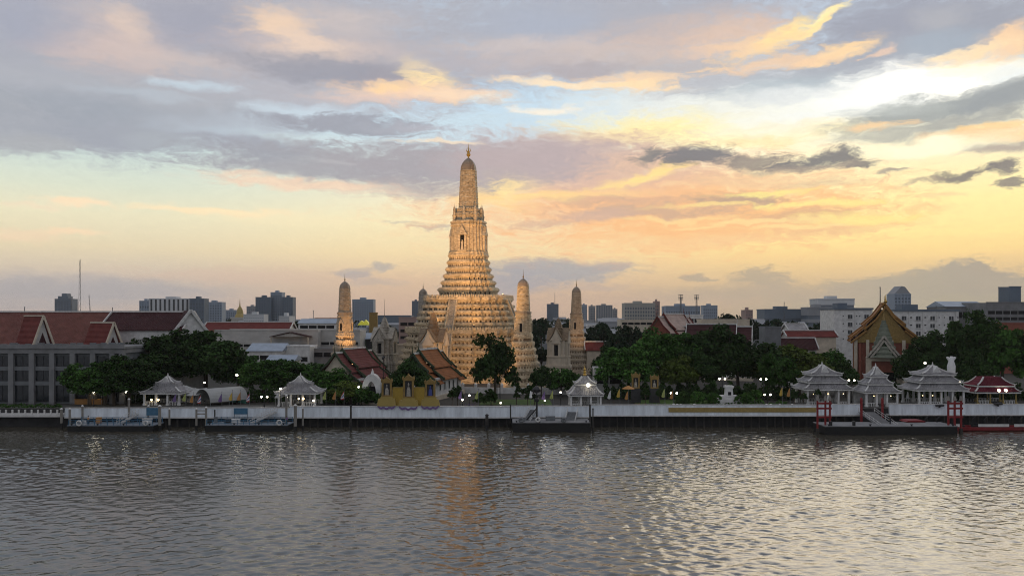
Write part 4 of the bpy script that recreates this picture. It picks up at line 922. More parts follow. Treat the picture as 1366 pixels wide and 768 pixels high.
# ------------------------------------------------------------------ pontoons, gangways, moorings
def pontoon(name, label, x0, x1, yd, yh, d, depth, dmat, rail_m=None, boxes=(), tyres=(), panel=None, group='floating pontoons'):
    xa, xb = X(x0, d), X(x1, d); c = (xa+xb)/2; l = (xb-xa)/2; zd = max(.75, Z(yd, d))
    r = thing(name, label, 'pontoon', (c, d, 0), 0, group)
    b = MB(); b.prism([(-l+.5,-.6),(l-.5,-.6),(l,.2),(l,zd-.16),(-l,zd-.16),(-l,.2)], 0, depth); b.build('hull', 'black_rubber', r)
    b = MB(); b.box(-l-.08, l+.08, -.1, depth+.1, zd-.157, zd); b.build('deck', dmat, r)
    if rail_m:
        b = MB(); 
        for y in (.15, depth-.15):
            for z in (zd+.35, zd+.7, zd+1.05): b.box(-l+.2, l-.2, y-.035, y+.035, z, z+.07)
            k = max(2, int(2*l/1.3))
            for i in range(k+1): x = -l+.2+(2*l-.4)*i/k; b.box(x-.05, x+.05, y-.055, y+.055, zd, zd+1.12)
        b.build('railing', rail_m, r)
    for i in range(4):
        b = MB(); x = -l+.8+(2*l-1.6)*i/3; b.box(x-.12,x+.12,.05,.3,zd,zd+.28); b.box(x-.3,x+.3,.1,.24,zd+.282,zd+.38); b.build('bollard', 'black_metal', r)
    for (bx, w, h, mm, nm, y) in boxes:
        b = MB(); x = X(bx, d)-c; b.box(x-w/2, x+w/2, y, y+.8, zd+.002, zd+h); b.box(x-w/2-.05, x+w/2+.05, y-.05, y+.85, zd+h+.002, zd+h+.08); b.build(nm, mm, r)
    for (bx, z, s, mm) in tyres:
        b = MB(); x = X(bx, d)-c; n = 14
        rings = [[(x+(s+.16*math.cos(q))*math.cos(a), -.2+.16*math.sin(q), z+zd+(s+.16*math.cos(q))*math.sin(a)) for q in [k*math.pi/3 for k in range(6)]] for a in [2*math.pi*k/n for k in range(n+1)]]
        b.loft(rings, False); b.build('life_ring', mm, r, True)
    if panel:
        bx0, bx1, by0, by1, mm = panel; b = MB(); b.box(X(bx0,d)-c, X(bx1,d)-c, depth-.3, depth-.2, Z(by1,d), Z(by0,d)); p = b.build('sign_panel', mm, r)
        b = MB()
        for x in (X(bx0,d)-c+.1, X(bx1,d)-c-.1): b.box(x-.05, x+.05, depth-.19, depth-.09, zd, Z(by0,d))
        b.build('sign_post', 'steel_grey', p)
    return r
def gangway(label, p0, p1, w, mname='deck_boards'):
    p0, p1 = Vector(p0), Vector(p1); r = thing('gangway', label, 'gangway', tuple(p0)); q = p1-p0; d2 = Vector((q.x, q.y, 0)).normalized(); n2 = Vector((-d2.y, d2.x, 0))*w/2
    b = MB(); b.slab(tuple(-n2), tuple(q-n2), tuple(q+n2), tuple(n2), .14)
    k = int(q.length/.45)
    for i in range(k):
        c = q*((i+.5)/k); b.bar(tuple(c-n2*.95+Vector((0,0,.03))), tuple(c+n2*.95+Vector((0,0,.03))), .1, .06)
    b.build('walkway', mname, r)
    for s in (-1, 1):
        b = MB(); o_ = n2*s
        for h in (.45, .95): b.bar(tuple(o_+Vector((0,0,h))), tuple(q+o_+Vector((0,0,h))), .06, .07)
        for i in range(7): c = q*(i/6)+o_; b.tube(tuple(c), tuple(c+Vector((0,0,.97))), .045)
        b.build('railing', 'white_trim', r)
    return r
d1 = 168.5
pontoon('floating_pontoon', 'dark pontoon with blue rails and a gangway, nearest the grey building', 90, 204, 567, 581, d1, 5.2, 'pontoon_deck', 'blue_paint',
        boxes=((107,1.3,.9,'white_cloth','crate',.4),(120,.9,1.2,'orange_cloth','locker',3.2),(188,1.9,1.0,'white_plaster','ticket_box',2.6)), tyres=((106,.45,.5,'white_plaster'),(195,.5,.45,'white_plaster')), panel=(181,198,547,557.5,'blue_paint'))
pontoon('floating_pontoon', 'dark pontoon with blue rails before the arched canopy and pennants', 274, 383, 566.5, 580, d1, 5.2, 'pontoon_deck', 'blue_paint',
        boxes=((311,1.7,1.0,'white_plaster','ticket_box',1.2),(281,.5,1.3,'grey_render','locker',2.5),(297,1.1,.8,'black_metal','bench',2.5)), tyres=((373,.5,.5,'white_plaster'),), panel=(301,320,547.5,556,'blue_paint'))
pontoon('floating_pontoon', 'dark pontoon with tyre rings below the gold tipped pavilion', 684, 787, 563, 577, 167.5, 6, 'concrete', None,
        boxes=((697,1.2,.8,'grey_render','crate',.6),(735,2.0,.9,'steel_grey','bench',2.5),(752,1.0,.8,'grey_render','locker',1.0)), tyres=((717.5,.55,.42,'white_plaster'),(695,.5,.4,'steel_grey'),(752,.5,.4,'steel_grey')))
pontoon('floating_pontoon', 'long bare grey pontoon between the two red mooring gates', 1101, 1277, 568, 582, 163.5, 6.5, 'concrete', None, boxes=((1110,.35,.8,'black_metal','bollard_post',.3),(1141,.35,.8,'black_metal','bollard_post',.3)))
zp = .75
gangway('ribbed white gangway climbing right from the nearest blue pontoon', (X(150,d1), d1+2.4, 1.25), (X(181,173.5), 174.2, Z(552,174)), 1.5, 'canvas')
gangway('ribbed white gangway climbing right from the pontoon by the arched canopy', (X(327,d1), d1+2.4, 1.25), (X(367,173.5), 174.2, Z(549,174)), 1.7, 'canvas')
gangway('wide grey gangway running down from the smallest white pavilion to the bare pontoon', (X(1156,174.6), 174.7, Z(549,175)), (X(1181,167), 165.2, 1.2), 3.6, 'concrete')
gangway('steep steel gangway at the left end of the central pontoon', (X(712,174), 174.7, Z(546,175)), (X(701,169), 169.2, 1.45), 1.6, 'steel_grey')
gangway('steep steel gangway at the foot of the gold tipped pavilion', (X(764,174.5), 174.7, Z(549,175)), (X(760,169), 169.2, 1.45), 2.2, 'steel_grey')
# dark equipment arm and awning on the central pontoon
r = thing('boarding_hoist', 'dark hoist post with a rounded head at the left of the central pontoon', 'hoist', (X(716,171), 171, 0))
b = MB(); b.box(-.2,.2,-.2,.2,.9,Z(533,171)); b.ball((0,0,Z(533,171)),.55); b.bar((-.1,0,Z(545,171)),(-2.2,0,2.2),.2,.25); b.build('mast', 'black_metal', r)
b = MB(); b.lathe([(Z(524,171),.3),(Z(522,171),.9),(Z(519,171),1.0),(Z(516,171),.6),(Z(514,171),.1)], 8); b.build('lamp_hood', 'black_metal', r); b = MB(); b.tube((0,0,Z(533,171)),(0,0,Z(524,171)),.1); b.build('neck', 'black_metal', r)
# mooring piles
PILES = [(82,545,581,'pale mooring pile at the end of the bollard fence',.3,174), (93,545,579,'pale mooring pile at the left end of the first blue pontoon',.26,171), (110,541,573,'pale mooring pile beside the white crate on the first pontoon',.24,174.2), (172,532,570,'tall pale pile left of the blue sign panel',.24,174.4), (198,541,572,'pale pile just right of the first blue sign panel',.2,174.4),
         (213,541,580,'thick grey mooring pile right of the first blue pontoon',.34,170), (226,545,578,'slim mooring pile below the left bell roofed pavilion',.22,171), (262,545,580,'left pile of the crossbarred pair before the second pontoon',.24,170), (275,543,578,'right pile of the crossbarred pair before the second pontoon',.24,170),
         (286.5,547,576,'thin dark pile at the left end of the second blue pontoon',.16,172), (382,527,580,'tall white pile at the right end of the second pontoon',.26,170), (394,540,582,'thick white pile below the second bell roofed pavilion',.36,169), (404,544,580,'slim grey pile right of the second bell roofed pavilion',.2,170),
         (468,541,580,'lone dark mooring pile before the maroon roofed hall',.22,170), (649.5,553,571,'short dark pile with a square cap left of the central pontoon',.35,171), (681,540,572,'dark pile at the left end of the central pontoon',.14,173.8), (787,540,578,'tall dark pile at the right end of the central pontoon',.2,168), (791,545,580,'slim dark pile beside the right end of the central pontoon',.14,167)]
for (px, y0, y1, lab, s, d) in PILES:
    r = thing('mooring_pile', lab, 'mooring pile', (X(px,d), d, 0), 0, 'mooring piles along the wall'); dark = 'dark' in lab; zt = Z(y0, d)
    b = MB(); b.lathe([(-2,s),(zt-.15,s*.95)], 8); b.build('shaft', 'wet_shaded_pile' if dark else 'timber_pile', r)
    b = MB(); b.lathe([(zt-.149,s*1.15),(zt,s*1.15),(zt+.2,s*.3)], 8); b.build('cap', 'black_metal' if dark else 'white_plaster', r)
    b = MB(); b.lathe([(-.3,s*1.12),(1.1,s*1.08)], 8); b.build('tide_band', 'black_rubber', r)
o = MB(); o.bar((X(262,170),169.9,3.6),(X(275,170),169.9,3.6),.16,.25); o.bar((X(262,170),169.9,4.3),(X(275,170),169.9,4.3),.16,.2); tag(o.build('crossbar', 'timber_pile'), 'pair of timber crossbars joining two piles before the second pontoon', 'crossbar')
# red mooring gates and posts
def red_gate(label, pxs, y0, y1, d):
    c = X(sum(pxs)/len(pxs), d); r = thing('mooring_gate', label, 'mooring gate', (c, d, 0), 0, 'red mooring gates'); zt = Z(y0, d)
    for p in pxs:
        b = MB(); x = X(p, d)-c; b.box(x-.16, x+.16, -.16, .16, 1.2, zt); b.build('post', 'red_paint', r)
        b = MB(); b.box(x-.26, x+.26, -.26, .26, -2, 1.197); b.build('pile_foot', 'wet_shaded_pile', r)
        b = MB(); b.taper(x, 0, zt+.002, zt+.9, .28, .28, .16, .16); b.build('post_cap', 'timber_pile', r)
    xa, xb = X(pxs[0], d)-c, X(pxs[-1], d)-c
    for z in (zt-.55, zt-1.6, zt-3.4):
        b = MB(); b.box(xa-.3, xb+.3, -.27, -.163, z-.2, z+.2); b.build('crossbar', 'red_paint', r)
red_gate('red mooring gate with a concrete foot, left end of the bare pontoon', (1090.5, 1101, 1107), 534, 575, 165)
red_gate('red mooring gate at the right end of the bare pontoon beside the red boat', (1265, 1273.5, 1282), 534, 575, 165)
for px, lab in ((1149, 'single red post at the left of the wide gangway'), (1177, 'single red post at the right of the wide gangway')):
    r = thing('mooring_post', lab, 'mooring post', (X(px,172), 172, 0), 0, 'single red posts'); b = MB(); b.box(-.2,.2,-.2,.2,-2,Z(532,172)); b.build('shaft', 'red_paint', r); b = MB(); b.taper(0,0,Z(532,172)+.002,Z(530,172),.24,.24,.05,.05); b.build('cap', 'red_paint', r)
# long red boat
d = 168.6; xa, xb = X(1190,d), X(1395,d); c = (xa+xb)/2; l = (xb-xa)/2
r = thing('long_boat', 'long low red boat with white gunwale panels moored under the white wall', 'boat', (c, d+2, 0))
b = MB(); rings = []
for i in range(17):
    t = -1+2*i/16; w = 1.7*(1-abs(t)**4*.75)+.05; sh = .9+.9*max(0, -t-.55)**1.5*2; x = t*l
    rings.append([(x, -w*.6, -.4), (x, -w, .25), (x, -w, sh), (x, -w+.12, sh), (x, -w+.2, .3), (x, w-.2, .3), (x, w-.12, sh), (x, w, sh), (x, w, .25), (x, w*.6, -.4)])
b.loft(rings); b.build('hull', 'boat_red', r)
for (pa, pb) in ((1238, 1264), (1268, 1281), (1306, 1347), (1354, 1390)):
    b = MB(); b.box(X(pa,d)-c, X(pb,d)-c, -1.79, -1.703, .98, 1.55); b.build('gunwale_panel', 'white_plaster', r)
b = MB(); b.box(X(1212,d)-c, X(1236,d)-c, -1.3, 1.2, .95, 2.0); b.prism([(X(1212,d)-c-.4, 2.003),(X(1236,d)-c+.3, 2.003),(X(1233,d)-c, 2.3),(X(1214,d)-c, 2.3)], -1.5, 1.4); b.build('cabin', 'red_paint', r)
for i in range(9):
    b = MB(); x = X(1236+i*16,d)-c; b.box(x-.06,x+.06,-1.45,-1.33,.9,2.5); b.bar((x,-1.39,2.5),(x+.6,-1.39,3.1),.12,.14); b.build('stanchion', 'black_metal', r)
for i in range(6):
    b = MB(); x = X(1250+i*20,d)-c; b.box(x-.8,x+.8,.1,.6,.5,1.0); b.box(x-.8,x+.8,.6,.7,.5,1.5); b.build('bench', 'black_metal', r)
for (pa, y, lab) in ((1254,540.5,'dark cannon shaped lamp on the wall right of the smallest white pavilion'), (1332,538.5,'dark cannon shaped lamp on the wall below the wine roofed pavilion')):
    r = thing('wall_lantern', lab, 'lantern', (X(pa,174.6), 174.75, Z(y,175)), 0, 'dark wall lamps'); b = MB(); b.tube((-.9,0,0),(.9,0,.06),.2,.26,8); b.build('barrel', 'black_metal', r); b = MB(); b.box(-.15,.15,-.1,.22,-.5,-.19); b.build('bracket', 'black_metal', r)

# ------------------------------------------------------------------ pennants
FL = {}
def flag(px, ytop, col, label, d=179., lean=0., droop=1.):
    r = thing('pennant', label, 'flag', (X(px, d), d, 0), 0, 'cloth pennants on poles along the wall'); zt = Z(ytop, d)
    b = MB(); b.tube((0,0,GZ),(lean,0,zt+.25),.05,.035,5); b.ball((lean,0,zt+.3),.09); b.build('pole', 'steel_grey', r)
    b = MB(); n = 6; top = []; 
    for i in range(n+1):
        t = i/n; x = lean-.8*t; y = .13*math.sin(t*5); top.append((x, y, zt-.05-.9*droop*t*t-.75*t, zt-1.9+.15*t if i == 0 else zt-1.9+.1*t-.2*math.sin(t*3)))
    for a, e in zip(top, top[1:]):
        b.add([(a[0],a[1],a[2]),(e[0],e[1],e[2]),(e[0],e[1],min(e[2]-.05,e[3])),(a[0],a[1],a[3]),(a[0],a[1]+.03,a[2]),(e[0],e[1]+.03,e[2]),(e[0],e[1]+.03,min(e[2]-.05,e[3])),(a[0],a[1]+.03,a[3])], [(0,1,2,3),(7,6,5,4),(0,4,5,1),(3,2,6,7),(1,5,6,2),(0,3,7,4)])
    if col == 'stripes':
        cl = b.build('cloth', 'white_cloth', r)
        for k, m_ in ((0, 'red_cloth'), (.4, 'blue_cloth'), (.82, 'red_cloth')):
            s_ = MB()
            for a, e in zip(top, top[1:]):
                za = lambda q, f: q[2]+(min(q[2]-.05, q[3])-q[2])*f
                s_.add([(a[0],a[1]-.012,za(a,k)),(e[0],e[1]-.012,za(e,k)),(e[0],e[1]-.012,za(e,k+.18)),(a[0],a[1]-.012,za(a,k+.18)),(a[0],a[1]-.002,za(a,k)),(e[0],e[1]-.002,za(e,k)),(e[0],e[1]-.002,za(e,k+.18)),(a[0],a[1]-.002,za(a,k+.18))], [(0,1,2,3),(7,6,5,4),(0,4,5,1),(3,2,6,7),(1,5,6,2),(0,3,7,4)])
            s_.build('stripe', m_, cl)
    else: b.build('cloth', col, r)
for a in [(235,524,'purple_cloth','purple pennant just right of the left bell roofed pavilion'), (248,523,'lime_cloth','yellow green pennant between the left pavilion and the arched canopy'), (258,525,'orange_cloth','orange pennant at the left edge of the arched canopy'), (268,526,'stripes','striped flag in front of the arched canopy mouth'),
          (296,524,'purple_cloth','purple pennant at the right side of the arched canopy'), (310,522,'yellow_cloth','yellow pennant left of the orange one by the arched canopy'), (321,522,'orange_cloth','orange pennant at the right end of the arched canopy'), (333,524,'stripes','striped flag at the far end of the arched canopy row'),
          (435,521,'lime_cloth','yellow green pennant just right of the second bell roofed pavilion'), (448,521,'orange_cloth','orange pennant below the maroon hall, beside a striped flag'), (459,521,'stripes','striped flag below the white gable of the maroon hall'),
          (616,520,'purple_cloth','purple pennant by the end wall of the orange roofed hall'), (638,520,'lime_cloth','yellow green pennant left of the tall round tree'), (727,521,'purple_cloth','purple pennant between the topiary trees right of the lawn'), (738,520,'lime_cloth','pale yellow pennant left of the gold tipped pavilion'),
          (815,520,'white_cloth','faded white pennant right of the gold tipped pavilion'), (827,518,'yellow_cloth','yellow pennant left of the two lawn portrait frames'), (838,521,'orange_cloth','orange pennant beside the left lawn portrait frame'), (887,518,'lime_cloth','pale yellow pennant right of the lawn portrait frames'), (898,520,'orange_cloth','orange pennant left of a twin globe lamp'),
          (1044,516,'yellow_cloth','yellow pennant left of the three roofed pavilion on the right'), (1054,517,'orange_cloth','orange pennant touching the left end of the three roofed pavilion')]:
    flag(*a)

# ------------------------------------------------------------------ lamps
def lamp(px, y, d, label, n=2, s=.23, gap=1.3, mm='lamp_white'):
    r = thing('street_lamp', label, 'street lamp', (X(px,d), d, 0), 0, 'globe lamps along the bank'); z = Z(y, d)
    b = MB(); b.lathe([(GZ,.22),(GZ+.5,.18),(GZ+.6,.09),(z-.5,.06)], 6)
    if n == 2: b.bar((-gap/2,0,z-.45),(gap/2,0,z-.45),.07,.07); [b.tube((sx*gap/2,0,z-.45),(sx*gap/2,0,z-s*.8),.04) for sx in (-1,1)]
    else: b.tube((0,0,z-.5),(0,0,z-s*.8),.05)
    b.build('post', 'black_metal', r)
    for sx in ((-1, 1) if n == 2 else (0,)):
        b = MB(); b.ball((sx*gap/2, 0, z), s); b.build('globe', mm, r, True)
        b = MB(); b.lathe([(z+s*.8,.16),(z+s*1.0,.13),(z+s*1.3,.02)], 6, (sx*gap/2,0,0)); b.build('cap', 'black_metal', r)
for a in [(899,524,180,'twin globe lamp low by the orange pennant at the lawn edge'), (963.5,505,187,'twin globe lamp above left of the stepped monument'), (1018.5,505.5,187,'twin globe lamp high before the dark trees right of the monument'), (1024,526,181,'twin globe lamp low by the white edging stones'), (1136,507,190,'twin globe lamp between the two left white pavilions on the right'),
          (352.5,529,180,'twin globe lamp left of the second bell roofed pavilion')]: lamp(*a)
for a in [(125,523,181,'bright yellowish globe lamp beneath the leftmost tree',1,.30), (316,500,190,'bright globe lamp above the arched canopy',1,.30), (273,510,192,'small globe lamp behind the arched canopy vault',1,.22), (407,488,200,'yellow globe lamp above the second bell roofed pavilion',1,.30,1,'lamp_warm'), (478.5,516,184,'globe lamp in the shrub before the maroon roofed hall',1,.22),
          (626,527,180,'globe lamp with purple flowers left of the tall round tree',1,.22), (748,523,180,'globe lamp left of the gold tipped pavilion',1,.22), (1214,507,188,'globe lamp at the left end of the pavilion behind the red gate',1,.22), (1234,484,196,'globe lamp high above the pavilion behind the red gate',1,.28), (1280,508,186,'globe lamp right of the pavilion behind the red gate',1,.24), (668,537,177,'small ground globe light on the wall by the lawn',1,.2), (617,533,178,'small ground globe light near the orange hall end wall',1,.2), (727,534,178,'small ground globe light below the purple pennant',1,.2), (1352,520,184,'globe lamp right of the wine roofed pavilion',1,.25), (168,522,186,'globe lamp half hidden in the leftmost tree',1,.28), (374,518,178,'wide white lamp head on a tall pole by the second pavilion',1,.22)]: lamp(*a)

# ------------------------------------------------------------------ stall, parasols, flower beds, pots
d = 186; r = thing('food_stall', 'dark food stall with an orange counter under the leftmost tree', 'stall', (X(117,d), d, 0))
b = MB(); b.box(-3.2,3.2,.2,2.2,GZ,GZ+1.1); b.box(-3.3,3.3,.1,2.3,GZ+1.102,GZ+1.2); b.build('counter', 'orange_cloth', r)
b = MB(); b.slab((-3.6,-.4,GZ+3.0),(3.6,-.4,GZ+3.0),(3.6,2.6,GZ+3.6),(-3.6,2.6,GZ+3.6),.1); b.build('roof', 'canvas', r)
for x in (-3.4, 0, 3.4): b = MB(); b.tube((x,-.2,GZ),(x,-.2,GZ+2.92),.06); b.build('post', 'timber_pile', r)
b = MB(); b.box(-3.2,3.2,2.3,2.4,GZ,GZ+3.3); b.build('back_wall', 'brick_red_wall', r)
for x in (1.2, 2.6): b = MB(); b.ball((x,.6,GZ+2.55),.13); b.build('bulb', 'lamp_warm', r)
for px, yt, d, m_, lab in ((838,514,181,'orange_cloth','faded orange parasol left of the lawn portrait frames'), (708,521,180,'white_cloth','closed white parasol by the cloud pruned trees'), (1211,522,184,'canvas','closed grey parasol between the smallest and right pavilions'), (181,520,186,'canvas','open grey parasol left of the left bell roofed pavilion')):
    r = thing('parasol', lab, 'parasol', (X(px,d), d, 0)); z = Z(yt, d); w = .35 if 'closed' in lab else 1.5
    b = MB(); b.tube((0,0,GZ),(0,0,z),.05); b.build('pole', 'steel_grey', r); b = MB(); b.lathe([(z-(1.6 if w < 1 else .75),w),(z-(1.5 if w < 1 else .7),w),(z-.3,w*.5),(z,.05)], 8); b.build('canopy', m_, r)
rv = random.Random(5)
for px, w, d, m_, lab in ((872,5.5,180.5,'purple_cloth','bed of purple flowers at the foot of the lawn portrait frames'), (627,2.6,179.5,'purple_cloth','bed of purple flowers round the globe lamp by the orange hall'), (855,3.0,180,'red_cloth','small bed of red flowers left of the purple bed on the lawn'), (720,2.2,180,'purple_cloth','small bed of purple flowers below the cloud pruned trees')):
    b = MB()
    for i in range(int(w*26)): x, y, z = rv.uniform(-w/2, w/2), rv.uniform(-.5,.5), rv.uniform(.15,.75); q = rv.uniform(.06,.13); b.add([(x-q,y,z),(x,y-q,z+.05),(x+q,y,z),(x,y+q,z+.05)],[(0,1,2,3)])
    o = b.build('flower_bed', m_, None, loc=(X(px,d), d, GZ+.1)); tag(o, lab, 'flower bed')

# ------------------------------------------------------------------ a few people on the landings
def person(label, loc, rz, shirt, trousers, pose=0):
    r = thing('person', label, 'person', loc, rz); st = .0 if pose == 0 else .22
    J = [(0,0,.93),(0,0,1.12),(0,.01,1.34),(0,0,1.47),(0,-.02,1.60),(0,-.02,1.70),
         (.17,0,1.40),(.23,-.02,1.13),(.22,-.12-st*.4,.90),(-.17,0,1.40),(-.23,.03,1.13),(-.22,-.02,.90),
         (.09,0,.90),(.10,-st*.6,.50),(.10,-st*.3,.08),(.10,-.14-st*.3,.03),(-.09,0,.90),(-.10,st*.4,.50),(-.10,st*.9,.09),(-.10,st*.9-.13,.03)]
    Rd = [.12,.12,.13,.055,.085,.07,.05,.04,.032,.05,.04,.032,.085,.06,.042,.035,.085,.06,.042,.035]
    Ed = [(0,1),(1,2),(2,3),(3,4),(4,5),(2,6),(6,7),(7,8),(2,9),(9,10),(10,11),(0,12),(12,13),(13,14),(14,15),(0,16),(16,17),(17,18),(18,19)]
    me = bpy.data.meshes.new('body'); me.from_pydata(J, Ed, []); me.materials.append(MATS['skin']); o = bpy.data.objects.new('body', me); COL.objects.link(o); o.parent = r
    md = o.modifiers.new('skin', 'SKIN'); sv_ = me.skin_vertices[0].data if me.skin_vertices else None
    if sv_ is None:
        bm_ = bmesh.new(); bm_.from_mesh(me); bm_.verts.layers.skin.verify(); bm_.to_mesh(me); bm_.free(); sv_ = me.skin_vertices[0].data
    for i, q in enumerate(Rd): sv_[i].radius = (q, q*.85)
    sv_[0].use_root = True; ss = o.modifiers.new('smooth', 'SUBSURF'); ss.levels = 1; ss.render_levels = 1
    el8 = lambda c, a, b2: [(c[0]+a*math.cos(k*math.pi/4), c[1]+b2*math.sin(k*math.pi/4), c[2]) for k in range(8)]
    b = MB(); b.loft([el8((0,0,.88),.165,.12), el8((0,0,1.1),.155,.12), el8((0,.01,1.34),.19,.125), el8((0,0,1.44),.10,.08)])
    for s in (-1, 1): b.tube((s*.16,0,1.40),(s*.225,0,1.16),.075,.062,8)
    b.build('shirt', shirt, r, True)
    b = MB(); b.loft([el8((0,0,.98),.16,.118), el8((0,0,.84),.175,.125)])
    for i, k, m_ in ((12,13,14),(16,17,18)): b.tube(J[i], J[k], .10, .08, 8); b.tube(J[k], J[m_], .08, .065, 8)
    b.build('trousers', trousers, r, True)
    b = MB(); b.loft([el8((0,.01,1.60),.092,.10), el8((0,.015,1.70),.09,.098), el8((0,.01,1.765),.05,.06)]); b.build('hair', 'hair', r, True)
zd = max(.75, Z(567, d1)); gz = zd
person('person in dark clothes standing at the right of the wide grey gangway', (X(1189,166), 166.5, max(.75, Z(568,163.5))), .4, 'dark_cloth', 'dark_cloth')
person('person in an orange vest standing by the orange locker on the nearest blue pontoon', (X(114,169), d1+1.6, gz), -.5, 'orange_cloth', 'dark_cloth')
person('person in a pale shirt beside the white crate on the nearest blue pontoon', (X(111,169), d1+2.6, gz), .9, 'white_cloth', 'dark_cloth', 1)
person('person in a purple shirt at the right end of the second blue pontoon', (X(380,168), d1+1.0, max(.75, Z(566.5,d1))), -.2, 'purple_cloth', 'dark_cloth', 1)

# ================================================================== left bank buildings
# grey three storey building with columns
d = 187; xa, xb = X(-45, d), X(164, d); zt, zb = Z(462, d), GZ; c = (xa+xb)/2; l = (xb-xa)/2
r = thing('grey_building', 'grey three storey building with square columns and dark windows at the left edge', 'building', (c, d, 0))
b = MB(); b.box(-l+.4, l-.4, .62, 16, zb, zt-.5); b.build('wall', 'grey_render', r)
b = MB(); b.box(-l-.5, l+.5, -.6, 16.6, zt-.5, zt); b.box(-l-.2, l+.2, -.3, 16.3, zt-1.6, zt-.503); b.box(-l-.3,l+.3,-.4,-.15,zt+.003,zt+.5); b.build('cornice', 'concrete', r)
rv = random.Random(3); b = MB()
for i in range(34): x = -l+2*l*rv.random(); b.box(x-.6*rv.random()-.2, x+.7, -.1+i*.003, .6+i*.003, zt+.002, zt+rv.uniform(.3, .9))
b.build('roof_clutter', 'grey_render', r)
FHs = [(zb+.6, zb+4.6), (zb+5.5, zb+8.0), (zb+9.0, zb+11.3)]
cols = [X(p, d)-c for p in (-40, -12, 15, 42.5, 69.5, 97, 124, 150, 163)]
for i, x in enumerate(cols):
    b = MB(); b.box(x-.6, x+.6, -.28, .6, zb, zt-1.61); b.build('column', 'concrete', r)
for z0_, z1_ in FHs:
    for a, e in zip(cols, cols[1:]):
        b = MB(); b.box(a+.62, e-.62, .50, .612, z0_, z1_); w = b.build('window', 'dark_glass', r)
        b = MB()
        for t in (.5,): x = a+.62+(e-a-1.24)*t; b.box(x-.05, x+.05, .43, .498, z0_, z1_)
        b.box(a+.62, e-.62, .40, .497, z0_-.15, z0_-.003); b.build('frame', 'black_metal', w)
b = MB()
for z0_, z1_ in FHs[1:]:
    for a, e in zip(cols, cols[1:]): b.box(a+.56, e-.56, .2, .58, z0_-1.1, z0_-.16)
b.build('spandrel', 'grey_render', r)
rv = random.Random(8)
# great red roof with two small gables
HA = long_roof('red_roofed_hall', 'long hall with a dusty red roof and white ridge behind the grey building', 'hall', -70, 134, 214, 416.5, 463, 'dusty_red_tile', 'stucco_cream', 22)
def porch_gable(label, px, y, d, Lx, W, dz, rz):
    x, z = X(px, d), Z(y, d); r = thing('roof_gable', label, 'roof gable', (x, d, 0), R(rz), 'small gables on the dusty red roof'); hw = W/2
    b = MB(); b.slab((0,-.3,z),(-hw,-.3,z-dz),(-hw,Lx,z-dz),(0,Lx,z),.2); b.slab((0,-.3,z),(0,Lx,z),(hw,Lx,z-dz),(hw,-.3,z-dz),.2); b.build('roof', 'red_tile', r)
    b = MB()
    for s in (-1, 1): b.bar((0,-.45,z+.15),(s*(hw+.3),-.45,z-dz),.25,.5)
    b.box(-.2,.2,-.3,Lx,z+.003,z+.35); b.build('bargeboard', 'stucco_cream', r)
    b = MB(); b.prism([(-hw*.85,z-dz),(hw*.85,z-dz),(0,z-.5)], .1, .35); b.build('pediment', 'pale_wall', r)
    b = MB(); b.prism([(-hw*.5,z-dz+.05),(hw*.5,z-dz+.05),(0,z-dz*.55)], .02, .097); b.build('louvre', 'brown_tile', r)
    b = MB(); b.box(-hw*.8,hw*.8,.4,Lx,z-dz-3,z-dz-.02); b.build('wall', 'white_plaster', r)
    return r
porch_gable('small red gable with white edges, left one on the dusty red roof', 57, 422, 203, 9, 4.8, 7.6, 58)
porch_gable('small red gable with white edges, right one on the dusty red roof', 151, 431, 200, 10, 4.4, 6.2, 58)
long_roof('dark_roofed_hall', 'hall with a very dark brown roof and tall white gable left of the pale warehouse', 'hall', 131, 243, 206, 416.5, 440, 'brown_tile', 'white_plaster', 15)
porch_r = thing('white_gable_house', 'white gable end with plain edges at the right end of the very dark roof', 'house', (X(254,209), 209, 0), R(38))
b = MB(); z = Z(414, 209); b.prism([(-4.6,GZ),(4.6,GZ),(4.6,z-6.3),(0,z-.4),(-4.6,z-6.3)], 0, 12); b.build('wall', 'white_plaster', porch_r)
b = MB(); b.slab((0,-.4,z),(-5.2,-.4,z-6.9),(-5.2,12.3,z-6.9),(0,12.3,z),.25); b.slab((0,-.4,z),(0,12.3,z),(5.2,12.3,z-6.9),(5.2,-.4,z-6.9),.25); b.build('roof', 'brown_tile', porch_r)
b = MB()
for s in (-1, 1): b.bar((0,-.5,z+.1),(s*5.3,-.5,z-6.9),.3,.7)
b.build('bargeboard', 'white_trim', porch_r)
long_roof('red_roofed_house', 'long low building with a deep red roof between the white gable and the city blocks', 'building', 268, 385, 330, 430, 442, 'red_tile', 'pale_wall', 14)
